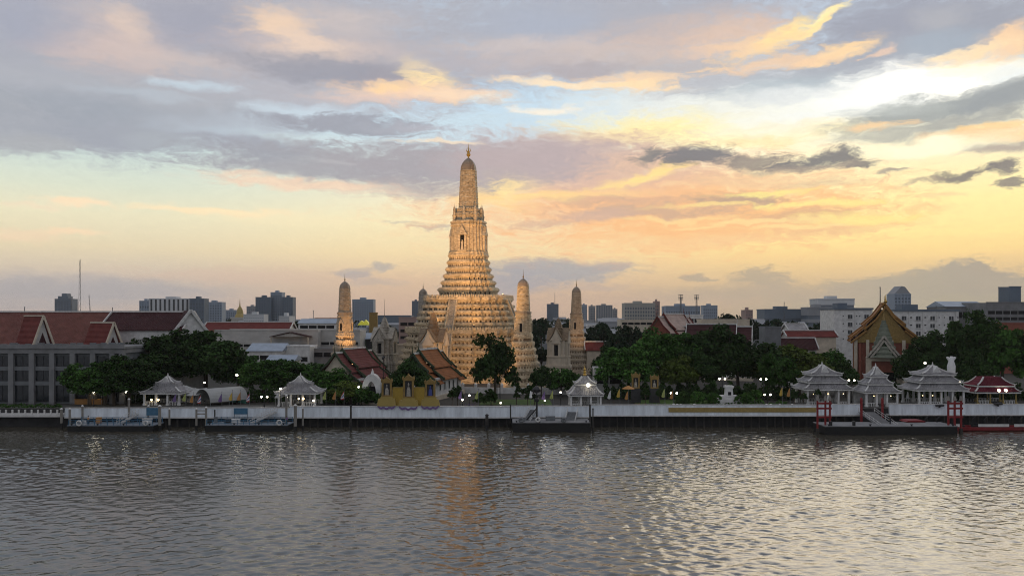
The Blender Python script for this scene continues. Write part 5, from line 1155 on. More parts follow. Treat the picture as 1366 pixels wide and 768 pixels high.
def flatblock(name, label, cat, x0, x1, yt, d, m, depth=14, strips=(), doors=0, group=None, rz=0, slope=None, extra=()):
    xa, xb = X(x0, d), X(x1, d); c = (xa+xb)/2; l = (xb-xa)/2; zt = Z(yt, d)
    r = thing(name, label, cat, (c, d, 0), R(rz), group)
    b = MB(); b.box(-l, l, 0, depth, GZ-.1, zt); b.build('wall', m, r)
    b = MB()
    if slope: b.prismx([(-.6, zt+.004), (depth+.4, zt+.004), (depth*.5, zt+slope)], -l-.4, l+.4)
    else:
        b.box(-l-.15, l+.15, depth-.25, depth+.15, zt+.003, zt+.45); b.build('parapet', m, r); b = MB(); b.box(-l-.15, l+.15, -.15, .25, zt+.003, zt+.45)
    b.build('roof' if slope else 'parapet', 'blue_grey_sheet' if slope else m, r)
    for (ya, yb) in strips:                       # long dark openings with posts
        z0_, z1_ = Z(yb, d), Z(ya, d); n = max(2, int(2*l/3.2))
        for i in range(n):
            b = MB(); x = -l+.5+(2*l-1)*(i+.5)/n; w = (2*l-1)/n/2-.18; b.box(x-w, x+w, -.03, -.004, z0_, z1_); f = b.build('window', 'dark_opening', r)
            b = MB(); b.box(x-w, x+w, -.2, -.033, z0_-.16, z0_-.003); b.build('sill', m, f)
    return r
flatblock('pale_warehouse', 'wide pale flat roofed warehouse with a dark strip of openings, left of the lone prang', 'warehouse', 286, 424, 441, 285, 'pale_wall', 16, strips=((459, 462.5),))
r = thing('gable_canopy', 'shallow brown gabled canopy standing on the pale warehouse front', 'canopy', (X(388,283), 283, 0)); z = Z(447, 283); w = 7.2
b = MB(); b.slab((0,-2,z+1.2),(-w,-2,z-.4),(-w,1.9,z-.4),(0,1.9,z+1.2),.2); b.slab((0,-2,z+1.2),(0,1.9,z+1.2),(w,1.9,z-.4),(w,-2,z-.4),.2); b.build('roof', 'brown_tile', r)
for x in (-w+.6, w-.6): b = MB(); b.box(x-.2,x+.2,-1.8,-1.4,GZ,z-.5); b.build('post', 'stucco_cream', r)
b = MB(); b.prism([(-w*.8,z-.5),(w*.8,z-.5),(0,z+.8)], -1.2, -1.0); b.build('pediment', 'pale_wall', r)
flatblock('blue_roofed_shed', 'low shed with a pale blue sheet roof in front of the pale warehouse', 'shed', 330, 376, 468, 258, 'white_plaster', 12, slope=2.4, strips=((474, 480),))
flatblock('white_shed', 'plain white shed wall right of the blue roofed shed', 'shed', 376.5, 413, 462.5, 262, 'white_plaster', 10, strips=((476, 482),))
flatblock('blue_roofed_shed', 'smaller blue sheet roof shed lower down above the trees', 'shed', 356, 392, 481, 240, 'white_plaster', 8, slope=1.6)
flatblock('grey_block', 'grey block with dark openings between the white shed and the lone prang', 'building', 416, 446, 466, 268, 'concrete', 10, strips=((470, 476),))
flatblock('pale_block', 'pale flat block directly behind the lone slender prang', 'building', 425, 480, 441, 290, 'pale_wall', 12, strips=((456, 460), (470, 474)))
flatblock('glazed_roof_house', 'low white building with a pale blue roof above the pale warehouse', 'building', 398, 448, 431, 318, 'white_plaster', 12, slope=1.8, strips=((434, 438),))
flatblock('dark_shed', 'long dark roofed shed with a red strip left of the lone prang top', 'shed', 420, 455, 425, 420, 'brick_red_wall', 10)
flatblock('dark_roof_block', 'dark block with a curved looking roof right of the lone prang', 'building', 481, 500, 452, 300, 'dark_concrete', 12, slope=2.2)
flatblock('pink_house', 'pinkish four storey house with dark balconies left of the big prang', 'house', 532, 556, 424, 345, 'tower_pink', 10, strips=((430, 434), (439, 443), (448, 452)))
flatblock('low_wall_block', 'low cream building between the gabled shrines left of the big prang', 'building', 524, 552, 461, 290, 'stucco_cream', 10)
flatblock('long_dark_block', 'long low dark blue roofline behind the thin spiked shrine', 'building', 500, 548, 421, 700, 'tower_dark_hazed', 20)
r = flatblock('billboard', 'brown gold hoarding on a frame right of the pale blue city block', 'billboard', 492.5, 503.5, 418, 330, 'old_gold', .8)
d = 335; r = thing('lit_canopy', 'small bright yellow lit canopy left of the brown gold hoarding', 'canopy', (X(484.5,d), d, 0)); z = Z(433.5, d); b = MB(); b.prism([(-2.4,z),(2.4,z),(2.2,z+.9),(.9,z+2.2),(.2,z+1.2),(-.9,z+1.9)], 0, 3); b.build('lit_sheet', 'sign_yellow', r); b = MB(); b.box(-2.4,-2.2,.2,.4,GZ,z-.003); b.build('post', 'steel_grey', r); b = MB(); b.box(2.2,2.4,.2,.4,GZ,z-.003); b.build('post', 'steel_grey', r)
flatblock('white_house', 'small white house among trees right of the grey slender prang', 'house', 784, 803, 434, 420, 'white_plaster', 10, strips=((437, 440),))
flatblock('cream_block', 'long cream roofed block below the beige city block', 'building', 828, 880, 427, 430, 'stucco_cream', 14, strips=((430, 433),))
flatblock('white_office', 'white three storey office with dark bands behind the twin floodlight masts', 'office', 903, 938, 421, 330, 'white_plaster', 12, strips=((425, 430), (434, 439)))
flatblock('white_ridge_block', 'long low building with white roof edge right of the twin masts', 'building', 936, 1000, 427, 300, 'stucco_cream', 8)
flatblock('grey_hut', 'small grey rooftop hut with a pale blue top beyond the trees', 'hut', 1021, 1042, 437, 275, 'grey_render', 7)
flatblock('white_rooftop', 'tiny white rooftop box peeping from the trees below the dark shed', 'hut', 1050, 1061, 466, 232, 'white_plaster', 4)
flatblock('colonnade_block', 'white colonnade before the trees right of the gold tipped pavilion', 'colonnade', 793, 832, 492, 214, 'white_plaster', 5, strips=((497, 512),))
flatblock('grey_annex', 'grey annex with tall dark windows below the pitched roof block, right edge', 'building', 1262, 1316, 409, 345, 'concrete', 16, slope=2.5, strips=((416, 424),))
flatblock('large_grey_block', 'large pale grey building with two window rows at the right edge', 'building', 1316, 1420, 404, 330, 'concrete', 18, strips=((414.5, 419), (423, 427)))
flatblock('roof_tower', 'plain dark tower standing on the large grey building at the right edge', 'tower', 1346.5, 1362, 383, 352, 'tower_dark_hazed', 8)
flatblock('red_awning', 'dull red roof below the large grey building at the right edge', 'house', 1332, 1400, 432, 290, 'brick_red_wall', 10)
# white four storey block in two wings
def apartment(label, x0, x1, yt, d, wins):
    xa, xb = X(x0, d), X(x1, d); c = (xa+xb)/2; l = (xb-xa)/2; zt = Z(yt, d)
    r = thing('apartment_block', label, 'apartment block', (c, d, 0), 0, 'white apartment blocks'); b = MB(); b.box(-l, l, 0, 14, GZ-.1, zt)
    for p in wins: x = X(p, d)-c+1.75; b.box(x-.12, x+.12, -.25, -.003, GZ, zt)
    b.build('wall', 'white_plaster', r)
    b = MB(); b.box(-l-.2, l+.2, -.4, 14.3, zt+.003, zt+.7); b.box(-l*.6, -l*.1, 4, 9, zt+.702, zt+2.6); b.build('roof', 'tower_dark_hazed', r)
    for p in wins:
        for k in range(4):
            x = X(p, d)-c; z = zt-3.4-k*2.9; b = MB(); b.box(x-.85, x+.85, -.03, -.004, z, z+1.5); w = b.build('window', 'dark_glass', r)
            b = MB(); b.box(x-1.0, x+1.0, -.25, -.033, z-.2, z-.003); b.box(x-.04, x+.04, -.08, -.033, z, z+1.5); b.build('sill', 'white_trim', w)
        for k in range(4):
            for q in (-2.6, 2.5): x = X(p, d)-c+q; z = zt-2.6-k*2.9; b = MB(); b.box(x-.2, x+.2, -.03, -.004, z, z+.45); b.build('vent', 'dark_opening', r)
apartment('white apartment block with small dark windows left of the golden gable', 1113, 1164, 413, 300, (1134, 1156))
apartment('white apartment block with small dark windows right of the golden gable', 1193, 1279, 415, 300, (1206, 1225, 1244, 1269))

# ================================================================== far city
def tower(label, x0, x1, yt, d, m, floors, bays, style='grid', cap=None, glass='hazy_glass', depth=None, name='city_block', cat='tower', x_shift=0):
    xa, xb = X(x0, d), X(x1, d); c = (xa+xb)/2; l = (xb-xa)/2; zt = Z(yt, d); dp = depth or min(max(14, l*1.2), 30); h = zt-GZ
    r = thing(name, label, cat, (c, d, 0), 0, 'city blocks on the skyline')
    b = MB(); b.box(-l+.4, l-.4, .4, dp-.4, GZ, zt-.3); b.build('window', glass, r)['kind'] = 'stuff'
    b = MB(); fh = h/floors
    if style in ('grid', 'bands'):
        for i in range(floors+1):
            z = min(GZ+i*fh, zt-.01-fh*.5); b.box(-l, l, 0, dp, z, z+fh*(.42 if style == 'grid' else .5))
    if style in ('grid', 'fins'):
        for i in range(bays+1):
            x = -l+2*l*i/bays; w = 2*l/bays*(.17 if style == 'grid' else .26); b.box(max(-l, x-w)-.1, min(l, x+w)+.1, -.25, dp+.2, GZ, zt-.05)
    b.box(-l-.15, l+.15, -.35, dp+.3, zt-.049, zt+.9)
    b.build('wall', m, r)
    b = MB(); b.box(-l*.35, l*.2, dp*.3, dp*.7, zt+.902, zt+3.2); b.build('plant_room', m, r)
    if cap == 'pitched':
        b = MB(); b.prism([(-l*.95, zt+.905), (l*.95, zt+.905), (l*.3, zt+l*.95), (-l*.1, zt+l*1.05)], 0, dp); b.build('roof', 'tower_grey', r)
    if cap == 'mast':
        b = MB(); b.tube((l*.4, dp/2, zt+.9), (l*.4, dp/2, zt+20), .5, .2); b.build('mast', 'steel_grey', r)
    if cap == 'steps':
        b = MB(); b.box(-l*.7, l*.5, 2, dp-2, zt+.904, zt+6); b.box(-l*.3, l*.3, 3, dp-3, zt+6.002, zt+11); b.build('crown', m, r)
    return r
tower('small dark tower with a stepped top above the dusty red roof', 73, 96, 399, 1500, 'tower_dark_hazed', 14, 6, cap='steps')
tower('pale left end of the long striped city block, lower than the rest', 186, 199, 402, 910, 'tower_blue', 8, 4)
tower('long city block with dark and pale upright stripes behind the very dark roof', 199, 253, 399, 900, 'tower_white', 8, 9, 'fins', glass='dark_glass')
tower('dark blank end tower at the right of the striped city block', 253, 272, 399, 890, 'tower_dark_hazed', 10, 5)
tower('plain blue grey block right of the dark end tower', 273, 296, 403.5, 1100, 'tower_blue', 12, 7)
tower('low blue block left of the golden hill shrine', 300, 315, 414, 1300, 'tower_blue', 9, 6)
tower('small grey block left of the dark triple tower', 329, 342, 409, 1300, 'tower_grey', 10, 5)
tower('left wing of the dark triple tower', 341, 361, 397, 1000, 'tower_dark_hazed', 14, 6)
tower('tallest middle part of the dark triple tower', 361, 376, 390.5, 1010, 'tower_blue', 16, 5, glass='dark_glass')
tower('right wing of the dark triple tower', 376, 390.5, 397, 1000, 'tower_dark_hazed', 14, 5)
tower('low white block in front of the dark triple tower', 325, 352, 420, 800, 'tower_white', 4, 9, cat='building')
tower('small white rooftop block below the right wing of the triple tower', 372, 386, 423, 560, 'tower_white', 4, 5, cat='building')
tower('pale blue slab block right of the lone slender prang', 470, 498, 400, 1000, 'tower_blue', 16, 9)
tower('small dark tower beside the prang behind the left of the big one', 549.5, 559, 402, 1200, 'tower_dark_hazed', 12, 4, cap=None)
tower('dark tower with a thin mast between the two slender prangs', 730, 745, 406, 1300, 'tower_dark_hazed', 12, 6, cap='mast')
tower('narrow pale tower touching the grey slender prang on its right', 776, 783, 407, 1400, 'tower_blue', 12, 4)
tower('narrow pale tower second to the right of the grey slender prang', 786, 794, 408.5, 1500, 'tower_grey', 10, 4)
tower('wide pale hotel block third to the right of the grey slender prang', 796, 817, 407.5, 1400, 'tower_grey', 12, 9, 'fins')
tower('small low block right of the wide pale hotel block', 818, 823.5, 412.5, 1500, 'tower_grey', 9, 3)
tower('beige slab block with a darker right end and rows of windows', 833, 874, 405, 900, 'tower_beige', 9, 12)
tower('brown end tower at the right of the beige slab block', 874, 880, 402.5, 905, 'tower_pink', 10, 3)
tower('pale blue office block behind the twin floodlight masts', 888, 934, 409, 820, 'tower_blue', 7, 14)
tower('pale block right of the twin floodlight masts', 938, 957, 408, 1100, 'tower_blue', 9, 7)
tower('long low dark office with ribbon windows left of the white striped block', 1020, 1077, 413.5, 640, 'tower_dark_hazed', 4, 14, 'bands')
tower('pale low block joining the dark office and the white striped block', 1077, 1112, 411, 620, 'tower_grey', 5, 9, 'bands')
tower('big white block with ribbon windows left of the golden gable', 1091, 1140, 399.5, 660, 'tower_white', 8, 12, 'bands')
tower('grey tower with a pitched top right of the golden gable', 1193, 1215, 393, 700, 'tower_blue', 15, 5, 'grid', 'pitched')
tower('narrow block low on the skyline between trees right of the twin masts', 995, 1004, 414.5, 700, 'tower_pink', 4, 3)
# golden hill shrine
d = 1200; r = thing('golden_hill_shrine', 'distant golden bell shaped shrine on a hill of the skyline', 'shrine', (X(320,d), d, 0))
b = MB(); b.lathe([(GZ,12),(Z(421,d),7),(Z(418,d),5),(Z(416,d),5),(Z(412,d),3.6),(Z(409,d),1.6),(Z(408,d),1.),(Z(402,d),.4),(Z(398,d),.2)], 14); b.build('bell', 'muted_gold', r)
b = MB(); b.lathe([(GZ,16),(Z(424,d),14),(Z(423,d),13)], 14); b.build('hill_base', 'tower_beige', r)
# masts
def mast(label, px, y0, d, w, cat='mast', kind=0, lean=0):
    r = thing('mast', label, cat, (X(px,d), d, 0)); zt = Z(y0, d); b = MB(); n = 14
    for sx, sy in ((-1,-1),(1,-1),(0,1)): b.tube((sx*w,sy*w,GZ),(sx*w*.3+lean,sy*w*.3,zt),.16 if kind == 0 else .3,.10 if kind == 0 else .2,4)
    for i in range(n):
        za, zb_ = GZ+(zt-GZ)*i/n, GZ+(zt-GZ)*(i+1)/n; f = lambda z: w*(1-.7*(z-GZ)/(zt-GZ)); g_ = lambda z: lean*(z-GZ)/(zt-GZ)
        b.bar((-f(za)+g_(za),-f(za),za),(f(zb_)+g_(zb_),-f(zb_),zb_),.12,.12)
    b.build('lattice', 'steel_grey', r)
    b = MB(); b.ball((lean,0,zt+.2), .25); b.build('beacon', 'steel_grey', r)
    if kind:
        b = MB(); 
        for i in range(4):
            for j in range(4): b.lathe([(-.3,.32),(.3,.32)], 6, (-1.35+.9*i, -.4, zt-1.3+1.05*j))
        [b.box(-1.6,1.6,-.1,.0,zt-1.3+1.05*j,zt-1.15+1.05*j) for j in range(4)]; b.box(-.15,.15,-.099,.1,zt-1.4,zt+2.2); b.build('lamp_head', 'steel_grey', r)
    return r
mast('tall thin lattice mast above the dusty red roof', 107, 347, 600, 1.1)
mast('thin leaning crane mast left of the tall lattice mast', 99, 394, 620, .6, lean=-2.5)
mast('thin leaning crane mast right of the tall lattice mast', 124, 394, 620, .6, lean=-3)
mast('stadium floodlight mast, the left and taller of two', 908, 397, 560, 1.2, 'floodlight mast', 1)
mast('stadium floodlight mast, the right of two', 929, 397, 600, 1.2, 'floodlight mast', 1)
mast('short aerial on the long dark office', 1046, 403, 640, .5)
mast('thin aerial rising left of the golden gable', 1174, 384, 300, .25)
mast('thin aerial at the left edge of the skyline', 33, 410, 400, .3)
mast('short aerial on the very dark roof', 150, 411, 400, .3)
mast('thin pole above the white apartment block on the right', 1249, 409, 330, .2)
mast('thin pole on the dark trees left of the lone prang', 418, 415, 400, .2)

# ================================================================== trees
def leaves_mesh(name, m, seed, clumps, leaf, shape=(1,1,.85), spread=.30, hollow=.55):
    """crown of small leaf faces gathered in uneven clumps, about unit radius, with gaps between clumps"""
    rng = np.random.default_rng(seed); cs = []
    while len(cs) < len(clumps):
        p = rng.normal(size=3); p /= np.linalg.norm(p); rad = hollow + (1-hollow)*rng.random()**.6
        if p[2] < -.45: continue
        lob = 1 + .16*math.sin(3*math.atan2(p[1], p[0])+seed) + .10*math.sin(5*p[2]+seed*2)
        cs.append(p*rad*lob*.82)
    V_, F_ = [], []
    for cpos, nl in zip(cs, clumps):
        sr = spread*rng.uniform(.65, 1.25); q = rng.normal(size=(nl, 3)); q /= np.linalg.norm(q, axis=1)[:, None]; q *= (rng.random((nl, 1))**.45)*sr; q[:, 2] *= .7
        pts = (cpos + q)*np.array(shape)
        nrm = rng.normal(size=(nl, 3)) + np.array([0, 0, .8]) + q*1.5; nrm /= np.linalg.norm(nrm, axis=1)[:, None]
        t = np.cross(nrm, rng.normal(size=(nl, 3))); t /= np.linalg.norm(t, axis=1)[:, None]; u = np.cross(nrm, t)
        s = leaf*rng.uniform(.6, 1.4, (nl, 1)); a = s*rng.uniform(.45, .8, (nl, 1))
        V_.append(np.stack([pts-t*s, pts-u*a+nrm*s*.15, pts+t*s, pts+u*a+nrm*s*.15], 1))
    V_ = np.concatenate(V_).reshape(-1, 3); n = len(V_)//4
    me = bpy.data.meshes.new(name); me.vertices.add(len(V_)); me.vertices.foreach_set('co', V_.astype(np.float32).ravel())
    me.loops.add(n*4); me.loops.foreach_set('vertex_index', np.arange(n*4, dtype=np.int32)); me.polygons.add(n)
    me.polygons.foreach_set('loop_start', np.arange(0, n*4, 4, dtype=np.int32)); me.polygons.foreach_set('loop_total', np.full(n, 4, dtype=np.int32))
    me.update(calc_edges=True); me.materials.append(MATS[m]); return me, cs
def tree_proto(m, seed, ncl, per, leaf, spread, shape=(1,1,.85), trunk_h=.75, hollow=.5):
    me, cs = leaves_mesh('crown', m, seed, [per]*ncl, leaf, shape, spread, hollow)
    b = MB(); b.tube((0,0,-1-trunk_h),(.03,.02,-.45),.075,.055,8); rr2 = random.Random(seed)
    for i in range(9):
        c_ = cs[i*len(cs)//9]; p = Vector((c_[0]*shape[0], c_[1]*shape[1], c_[2]*shape[2])); s = Vector((.03,.02,-.6+.25*rr2.random())); mid = s.lerp(p, .5)+Vector((0,0,.1))
        b.tube(s, mid, .042, .026, 5); b.tube(mid, p, .026, .008, 5)
    return me, b.mesh('trunk', 'bark')
PROTO = {'a': tree_proto('leaf_dark', 1, 90, 130, .050, .24), 'b': tree_proto('leaf_mid', 2, 95, 120, .050, .23), 'c': tree_proto('leaf_dark', 3, 110, 110, .048, .22, (1,1,1.05), .5),
         'd': tree_proto('leaf_yellow', 4, 85, 120, .052, .25), 'm': tree_proto('leaf_dark', 5, 60, 70, .062, .22, (1,1,1.1), .6, .35), 's': tree_proto('leaf_mid', 6, 40, 60, .09, .28, (1,1,.9), .1), 'f': tree_proto('leaf_far', 7, 60, 60, .085, .26, (1,1,.8), .3), 'u': tree_proto('leaf_dark', 8, 45, 70, .085, .27, (1,1,.9), .1)}
TREE_N = [0]
def tree(kind, px, wpx, yt, d, label, name='broadleaf_tree', cat='tree', hpx=None, group='trees', zbase=None):
    zt = Z(yt, d); zb = GZ if zbase is None else zbase; rx = wpx/2/F*d; big = kind not in 'fus'; rx *= 1.14 if big else 1.; ch = (hpx/F*d) if hpx else min((zt-zb)*(.97 if big else .9), rx*2.6); rz = ch/2
    me, tr = PROTO[kind]; TREE_N[0] += 1
    r = thing(name, label, cat, (X(px,d), d, zt-rz), TREE_N[0]*1.7, group)
    o = bpy.data.objects.new('crown', me); COL.objects.link(o); o.parent = r; o.scale = (rx*1.06, rx*1.06, rz*1.12)
    t = bpy.data.objects.new('trunk', tr); COL.objects.link(t); t.parent = r; zc = zt-rz-zb; ext = 1.75 if kind in 'abd' else 1.5 if kind == 'c' else 1.6 if kind == 'm' else 1.3 if kind == 'f' else 1.1
    t.scale = (rx*.85, rx*.85, zc/ext)
    return r
G_ = 'riverside trees'
for a in [
    ('b',152,58,475,183,'green tree hiding the right end of the grey building'), ('b',120,64,484,182,'lower green tree in front of the grey building columns'), ('a',172,80,474,184,'dark tree between the grey building and the left bell roofed pavilion'), ('c',140,70,490,186,'dark tree behind the yellow globe lamp at the grey building'),
    ('a',225,100,440,204,'big dark spreading tree, tallest left of the warehouse'), ('c',275,92,442,206,'dark tree crown right next to the big spreading tree above the arched canopy'), ('a',190,60,452,208,'dark tree crown at the left shoulder of the big spreading tree'), ('a',318,50,468,205,'darker tree just right of the arched canopy trees'),
    ('b',352,66,474,196,'mid green tree behind the sloping sheet roof'), ('b',398,74,479,198,'mid green tree behind the second bell roofed pavilion'), ('b',435,60,490,194,'mid green tree right of the second bell roofed pavilion'),
    ('d',468,52,506,187,'yellowish bush like tree under the white gable of the maroon hall'), ('a',545,52,479,184,'round dark tree behind the three golden frames'),
    ('m',660,56,448,190,'tall round dark tree standing alone before the big prang'),
    ('b',838,76,456,204,'green tree behind the two lawn portrait frames'), ('b',884,80,436,211,'taller green tree below the pink roofed hall'), ('a',812,46,462,222,'dark tree left of the lawn portrait frames, over the colonnade'), ('d',905,50,470,200,'yellowish lower tree right of the lawn portrait frames'),
    ('a',950,86,433,214,'very dark wide tree above the twin globe lamp, right of the pink roofed hall'), ('c',985,70,446,210,'very dark tree above the stepped monument'), ('a',928,60,466,203,'very dark lower tree left of the stepped monument'), ('c',1022,70,458,206,'very dark tree right of the stepped monument'),
    ('d',1066,84,456,203,'tree with a yellowish top left of the three roofed pavilion'), ('b',1040,50,470,198,'green tree left of the yellowish one behind the edging stones'), ('b',1104,52,464,210,'green tree right of the yellowish one, beside the golden gabled hall'), ('a',1128,34,480,204,'small dark tree at the left foot of the golden gabled hall'),
    ('a',1240,66,441,222,'dark tree with a lacy top before the white apartment block on the right'), ('c',1216,40,468,214,'dark tree at the right foot of the golden gabled hall'), ('a',1262,44,470,208,'dark tree behind the pale winged statue'),
    ('c',1304,64,415,208,'tallest dark tree at the right edge'), ('b',1338,66,430,204,'wide dark tree at the far right edge behind the wine roofed pavilion'), ('c',1375,50,440,200,'dark tree leaving the picture at the right edge'), ('a',1300,50,470,194,'low dark tree behind the wine roofed pavilion'),
    ('c',1420,80,432,198,'dark tree standing beyond the large grey building, past the wine roofed pavilion'), ('a',1470,80,450,196,'outermost dark tree far along the bank past the wine roofed pavilion'),
]: tree(*a, group=G_)
for a in [('u',722,30,489,204,'round shrub right of the lawn, left of a bushy pair'), ('s',748,40,488,206,'bushy shrub below the pale gabled shrine'), ('s',766,28,494,202,'bushy shrub touching the gold tipped pavilion'),
          ('s',506,20,522,182,'small shrub at the foot of the white arched gateway'), ('u',610,18,515,183,'dark small tree by the end wall of the orange roofed hall'), ('u',603,12,520,181,'little dark bush below the orange roofed hall windows'),
          ('u',861,12,517,182,'dark bush between the two lawn portrait frames'), ('u',880,12,518,182,'dark bush right of the lawn portrait frames'), ('s',930,22,520,181,'green bush left of the stepped monument'), ('s',952,18,522,181,'small bush touching the left of the stepped monument'), ('u',912,20,522,182,'dark bush at the left end of the gold band'), ('s',992,20,522,182,'small bush touching the right of the stepped monument'),
          ('s',1008,18,518,184,'green bush below the high twin globe lamp'), ('u',1060,14,520,180.5,'dark round potted bush at the left of the three roofed pavilion'), ('u',1072,10,524,180,'smaller dark potted bush in front of the three roofed pavilion'), ('u',1091,9,519,179,'dark round bush on a stem in front of the middle of the three roofed pavilion'), ('u',1200,18,512,192,'dark bush between the smallest and the right white pavilions'), ('u',1290,24,512,190,'low dark bush left of the wine roofed pavilion'),
          ('s',482,30,514,184,'green bush around the globe lamp before the maroon roofed hall'), ('u',640,16,524,181,'dark flower bush left of the tall round tree'), ('u',655,20,519,184,'dark bush under the tall round tree')]:
    tree(*a, name='shrub', cat='shrub', group='shrubs along the bank', hpx=a[2]*1.1)
# cloud-pruned topiary
def topiary(px, yt, d, label, balls):
    r = thing('topiary_tree', label, 'topiary', (X(px,d), d, 0), 0, 'cloud pruned trees on the lawn'); s = d/F; b = MB(); pz = GZ; px_ = 0
    for (dx, y, rr2) in balls: b.tube((px_,0,pz),(dx*s,0,Z(y,d)),.12,.09,5); px_, pz = dx*s, Z(y, d)
    b.build('trunk', 'bark', r)
    for (dx, y, rr2) in balls:
        o = bpy.data.objects.new('foliage_ball', PROTO['u'][0]); COL.objects.link(o); o.parent = r; o.location = (dx*s,0,Z(y,d)); o.scale = (rr2*s,)*3
topiary(689, 505, 184, 'cloud pruned tree left of a taller one on the lawn', [(0,528,5),(3,521,6),(-2,513,6),(1,506,5)])
topiary(713, 502, 183, 'taller leaning cloud pruned tree at the right end of the lawn', [(0,530,5),(-2,520,7),(4,512,8),(0,505,9)])
topiary(704, 516, 181, 'low cloud pruned tree between the two taller ones', [(0,530,5),(-3,523,6),(2,518,5)])
# hedge behind the bollard fence
def hedge(px0, px1, d, h, dep, label, m='leaf_mid', leaf=.16, dens=60, gapf=.0):
    rng = np.random.default_rng(abs(int(px0))); xa, xb = X(px0,d), X(px1,d); n = int((xb-xa)*dens*h); c = (xa+xb)/2
    p = np.stack([rng.uniform(xa-c, xb-c, n), rng.uniform(-dep/2, dep/2, n), rng.random(n)**.7], 1); top = h*(.75+.18*np.sin(p[:,0]*1.3+px0)+.14*np.sin(p[:,0]*3.1)+gapf*np.sin(p[:,0]*.5)); p[:,2] *= top
    nr = rng.normal(size=(n,3)); nr /= np.linalg.norm(nr,axis=1)[:,None]; t = np.cross(nr, rng.normal(size=(n,3))); t /= np.linalg.norm(t,axis=1)[:,None]; u = np.cross(nr, t); s = leaf*rng.uniform(.6,1.5,(n,1))
    v = np.stack([p-t*s,p-u*s*.7,p+t*s,p+u*s*.7],1).reshape(-1,3); me = bpy.data.meshes.new('hedge'); me.from_pydata(v.tolist(), [], [tuple(range(4*i,4*i+4)) for i in range(n)]); me.materials.append(MATS[m])
    o = bpy.data.objects.new('hedge', me); COL.objects.link(o); o.location = (c, d, GZ+.05); tag(o, label, 'hedge')
hedge(-30, 82, 178.4, 1.0, .9, 'low clipped green hedge behind the white bollards on the left')
hedge(92, 208, 189, 3.2, 2.5, 'added dark hedge filling the shade under the leftmost trees behind the awning stall', 'leaf_dark', .26, 40)  # added hedge, its leaves supply the darkness under the crowns
hedge(326, 384, 191, 3.6, 2.5, 'added dark uneven hedge filling tree shade left of the second bell roofed pavilion', 'leaf_dark', .26, 40)  # added to fill the dark gap below the crowns
hedge(420, 496, 189, 3.2, 2.5, 'added green uneven hedge filling tree shade at the foot of the maroon roofed hall', 'leaf_mid', .26, 40)  # added to close the shaded gap under the trees
hedge(806, 912, 198, 4.2, 3, 'added dark hedge filling tree shade behind the two lawn portrait frames', 'leaf_dark', .3, 36)  # added as the dark ground behind the lawn, where only shade lies
hedge(908, 1056, 196, 4.4, 3, 'added dark hedge filling the shade under the very dark trees behind the stepped monument', 'leaf_dark', .3, 36)  # added to stand in for the deep shade below these crowns
hedge(1190, 1366, 196, 4.4, 3, 'added dark hedge filling the shade below the tall dark trees behind the right pavilions', 'leaf_dark', .3, 36)  # added to darken the space under the right hand trees
hedge(905, 1050, 182.6, 1.6, 1.2, 'low ragged planting along the wall either side of the stepped monument', 'leaf_mid', .18, 40, .35)
# trees among the far roofs
for a in [('f',800,46,424,330,'dark far tree crown right of the grey slender prang'), ('f',838,44,428,300,'far tree crown below the beige slab block'), ('f',822,40,440,260,'far tree crown left of the pink roofed hall'), ('f',788,30,442,310,'far tree crown beside the small white house'), ('f',970,52,413,420,'round far tree crown right of the twin floodlight masts'), ('f',1002,36,420,400,'far tree crown left of the long dark office'), ('f',1034,34,421,380,'far tree crown in front of the long dark office'), ('f',1092,44,425,350,'far tree crown below the big white block'),
          ('f',545,30,424,420,'far tree crown left of the pink house'), ('f',520,26,430,380,'far tree crown behind the thin spiked shrine'), ('f',722,30,420,420,'far tree crown between the two slender prangs, below the masted tower'), ('f',708,26,440,300,'dark far tree crown right of the warmly lit slender prang'), ('f',722,22,462,280,'lower dark tree crown right of the warmly lit slender prang'), ('f',400,34,424,420,'far tree crown right of the triple tower'), ('f',286,16,426,400,'little far tree crown above the deep red roof'), ('f',760,26,424,400,'far tree crown left of the grey slender prang'), ('f',1060,30,424,420,'far tree crown beyond the red cloister roof'), ('f',1182,30,424,420,'far tree crown behind the golden gable'), ('f',860,40,440,285,'far tree crown left of the dark red gable')]:
    tree(*a, name='far_tree', group='trees among the far roofs')
# the wooded city beyond, one mass
rng = np.random.default_rng(30); VV_ = []
for i in range(420):
    dd = rng.uniform(430, 1300); xx = rng.uniform(-.75, .75)*dd; zt = GZ + rng.uniform(6, 15)*(1+dd/2600); nl = 46; q = rng.normal(size=(nl,3))*np.array([5.5,5.5,3.2]); p = np.array([xx,dd,zt-4])+q; p[:,2] = np.minimum(p[:,2], zt+.5)
    t = rng.normal(size=(nl,3)); t /= np.linalg.norm(t,axis=1)[:,None]; u = np.cross(t, rng.normal(size=(nl,3))); u /= np.linalg.norm(u,axis=1)[:,None]; s = rng.uniform(1.0,2.2,(nl,1))
    VV_.append(np.stack([p-t*s,p-u*s*.7,p+t*s,p+u*s*.7],1))
VV_ = np.concatenate(VV_).reshape(-1,3); n = len(VV_)//4; me = bpy.data.meshes.new('far_woods'); me.from_pydata(VV_.tolist(), [], [tuple(range(4*i,4*i+4)) for i in range(n)]); me.materials.append(MATS['leaf_far'])
o = bpy.data.objects.new('far_woods', me); COL.objects.link(o); o['kind'] = 'stuff'; o['label'] = 'distant tree cover between the city blocks'
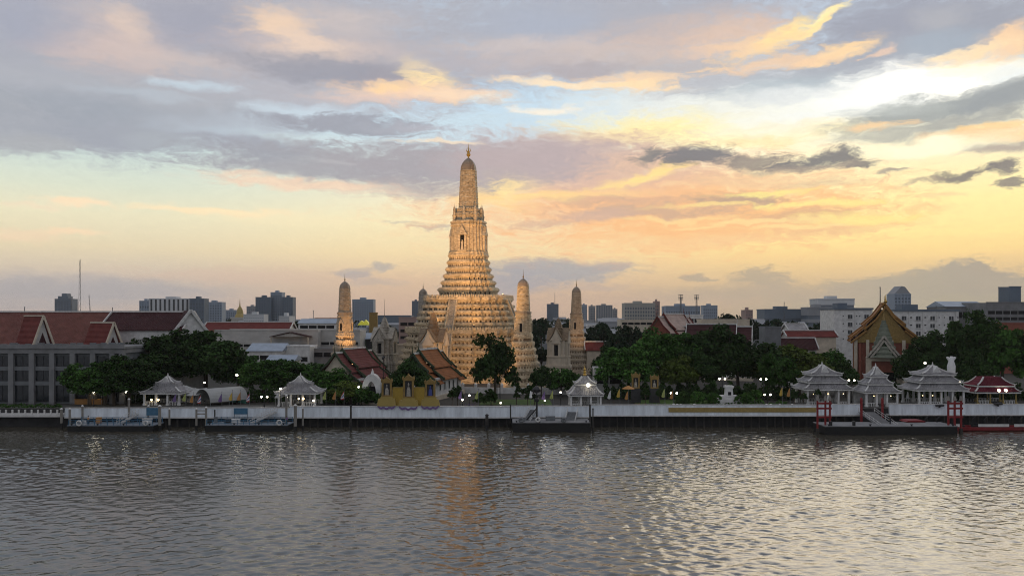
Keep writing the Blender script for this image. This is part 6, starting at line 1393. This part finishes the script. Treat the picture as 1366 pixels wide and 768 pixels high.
# low roofs of the far city, one mass
rng = random.Random(77); b = MB()
for i in range(260):
    dd = rng.uniform(450, 1500); x = rng.uniform(-.72,.72)*dd; w, h, dp = rng.uniform(6,16), rng.uniform(6,14)*(1+dd/3000), rng.uniform(8,16); b.box(x-w,x+w,dd,dd+dp,GZ,GZ+h)
    if rng.random() < .5: b.prismx([(dd-.5,GZ+h+.003),(dd+dp+.5,GZ+h+.003),(dd+dp/2,GZ+h+rng.uniform(1.5,4))], x-w-.4, x+w+.4)
o = b.build('far_rooftops', 'tower_grey'); o['kind'] = 'stuff'; o['label'] = 'low crowded roofs of the distant city'

# ================================================================== floodlights of the temple
def flood(label, loc, aim, watts, cone=50, blend=.6, col=(1., .535, .20), s=.5, post=True):
    loc = Vector(loc); q = Vector(aim)-loc; r = thing('floodlight', label, 'floodlight', tuple(loc), 0, 'temple floodlights'); dirn = q.normalized()
    b = MB(); b.tube(tuple(-dirn*.5), tuple(dirn*.35), s*.5, s*.8, 8); b.build('housing', 'black_metal', r)
    b = MB(); b.tube(tuple(dirn*.355), tuple(dirn*.40), s*.7, s*.7, 8); b.build('lens', 'flood_lens', r)
    if post: b = MB(); b.tube((0,0,GZ-loc.z),(0,0,-.3),.12,.09); b.build('post', 'black_metal', r)
    ld = bpy.data.lights.new('flood_light', 'SPOT'); ld.energy = watts; ld.spot_size = R(cone); ld.spot_blend = blend; ld.color = col; ld.shadow_soft_size = .5
    lo = bpy.data.objects.new('flood_light', ld); COL.objects.link(lo); lo.parent = r; lo.location = tuple(dirn*.6); lo.rotation_euler = dirn.to_track_quat('-Z', 'Y').to_euler()
c = lambda a, b_, z: (CX+U.x*a+VV.x*b_, CY+U.y*a+VV.y*b_, z)
flood('floodlight on a post between the two white temple halls', (-33, 203, 14), c(0,0,62), 135000, 46, 1.)
flood('floodlight on a post right of the tall round tree', (-3, 198, 13), c(0,-2,54), 120000, 50, 1.)
flood('floodlight on a low post among the shrubs left of the lawn, washing the terraces', (-4, 211, 8), c(-2,-12,20), 26000, 85, 1.)
flood('floodlight low on the lower terrace, left of the front stairs', c(-6,-19.6,21.6), c(-1.5,0,50), 700, 100, post=False, s=.35)
flood('floodlight low on the lower terrace, right of the front stairs', c(9,-19.6,21.6), c(2,0,46), 900, 100, post=False, s=.35)
flood('floodlight low on the upper terrace before the tower body', c(3,-13.4,31.8), c(0,0,64), 700, 80, post=False, s=.3)
flood('floodlight low on the right side of the upper terrace', c(13.4,-3,31.8), c(0,0,60), 500, 70, post=False, s=.3)
flood('floodlight near the foot of the lone slender prang', (X(470,236), 236, 10), (X(460,249), 249, 27), 15000, 60, s=.35)
flood('floodlight near the foot of the warmly lit slender prang', (X(690,214), 214, 9), (X(698,232), 232, 22), 1500, 70, s=.35)
flood('floodlight right of the grey slender prang, facing its side', (X(800,262), 262, 11), (X(769,290), 290, 25), 9000, 50, s=.35)

# ================================================================== haze
b = MB(); b.box(-2600, 2600, -420, 2400, -3.2, 112); o = b.build('haze', 'white_trim'); o['kind'] = 'stuff'; o['label'] = 'thin evening haze over river and city'
o.data.materials.clear(); hm = bpy.data.materials.new('evening_haze'); hm.use_nodes = True; t = hm.node_tree; t.nodes.remove(t.nodes['Principled BSDF'])
pv = t.nodes.new('ShaderNodeVolumePrincipled'); pv.inputs['Color'].default_value = (.80, .78, .78, 1); pv.inputs['Density'].default_value = .00008; pv.inputs['Anisotropy'].default_value = .3
t.links.new(pv.outputs[0], t.nodes['Material Output'].inputs['Volume']); o.data.materials.append(hm)
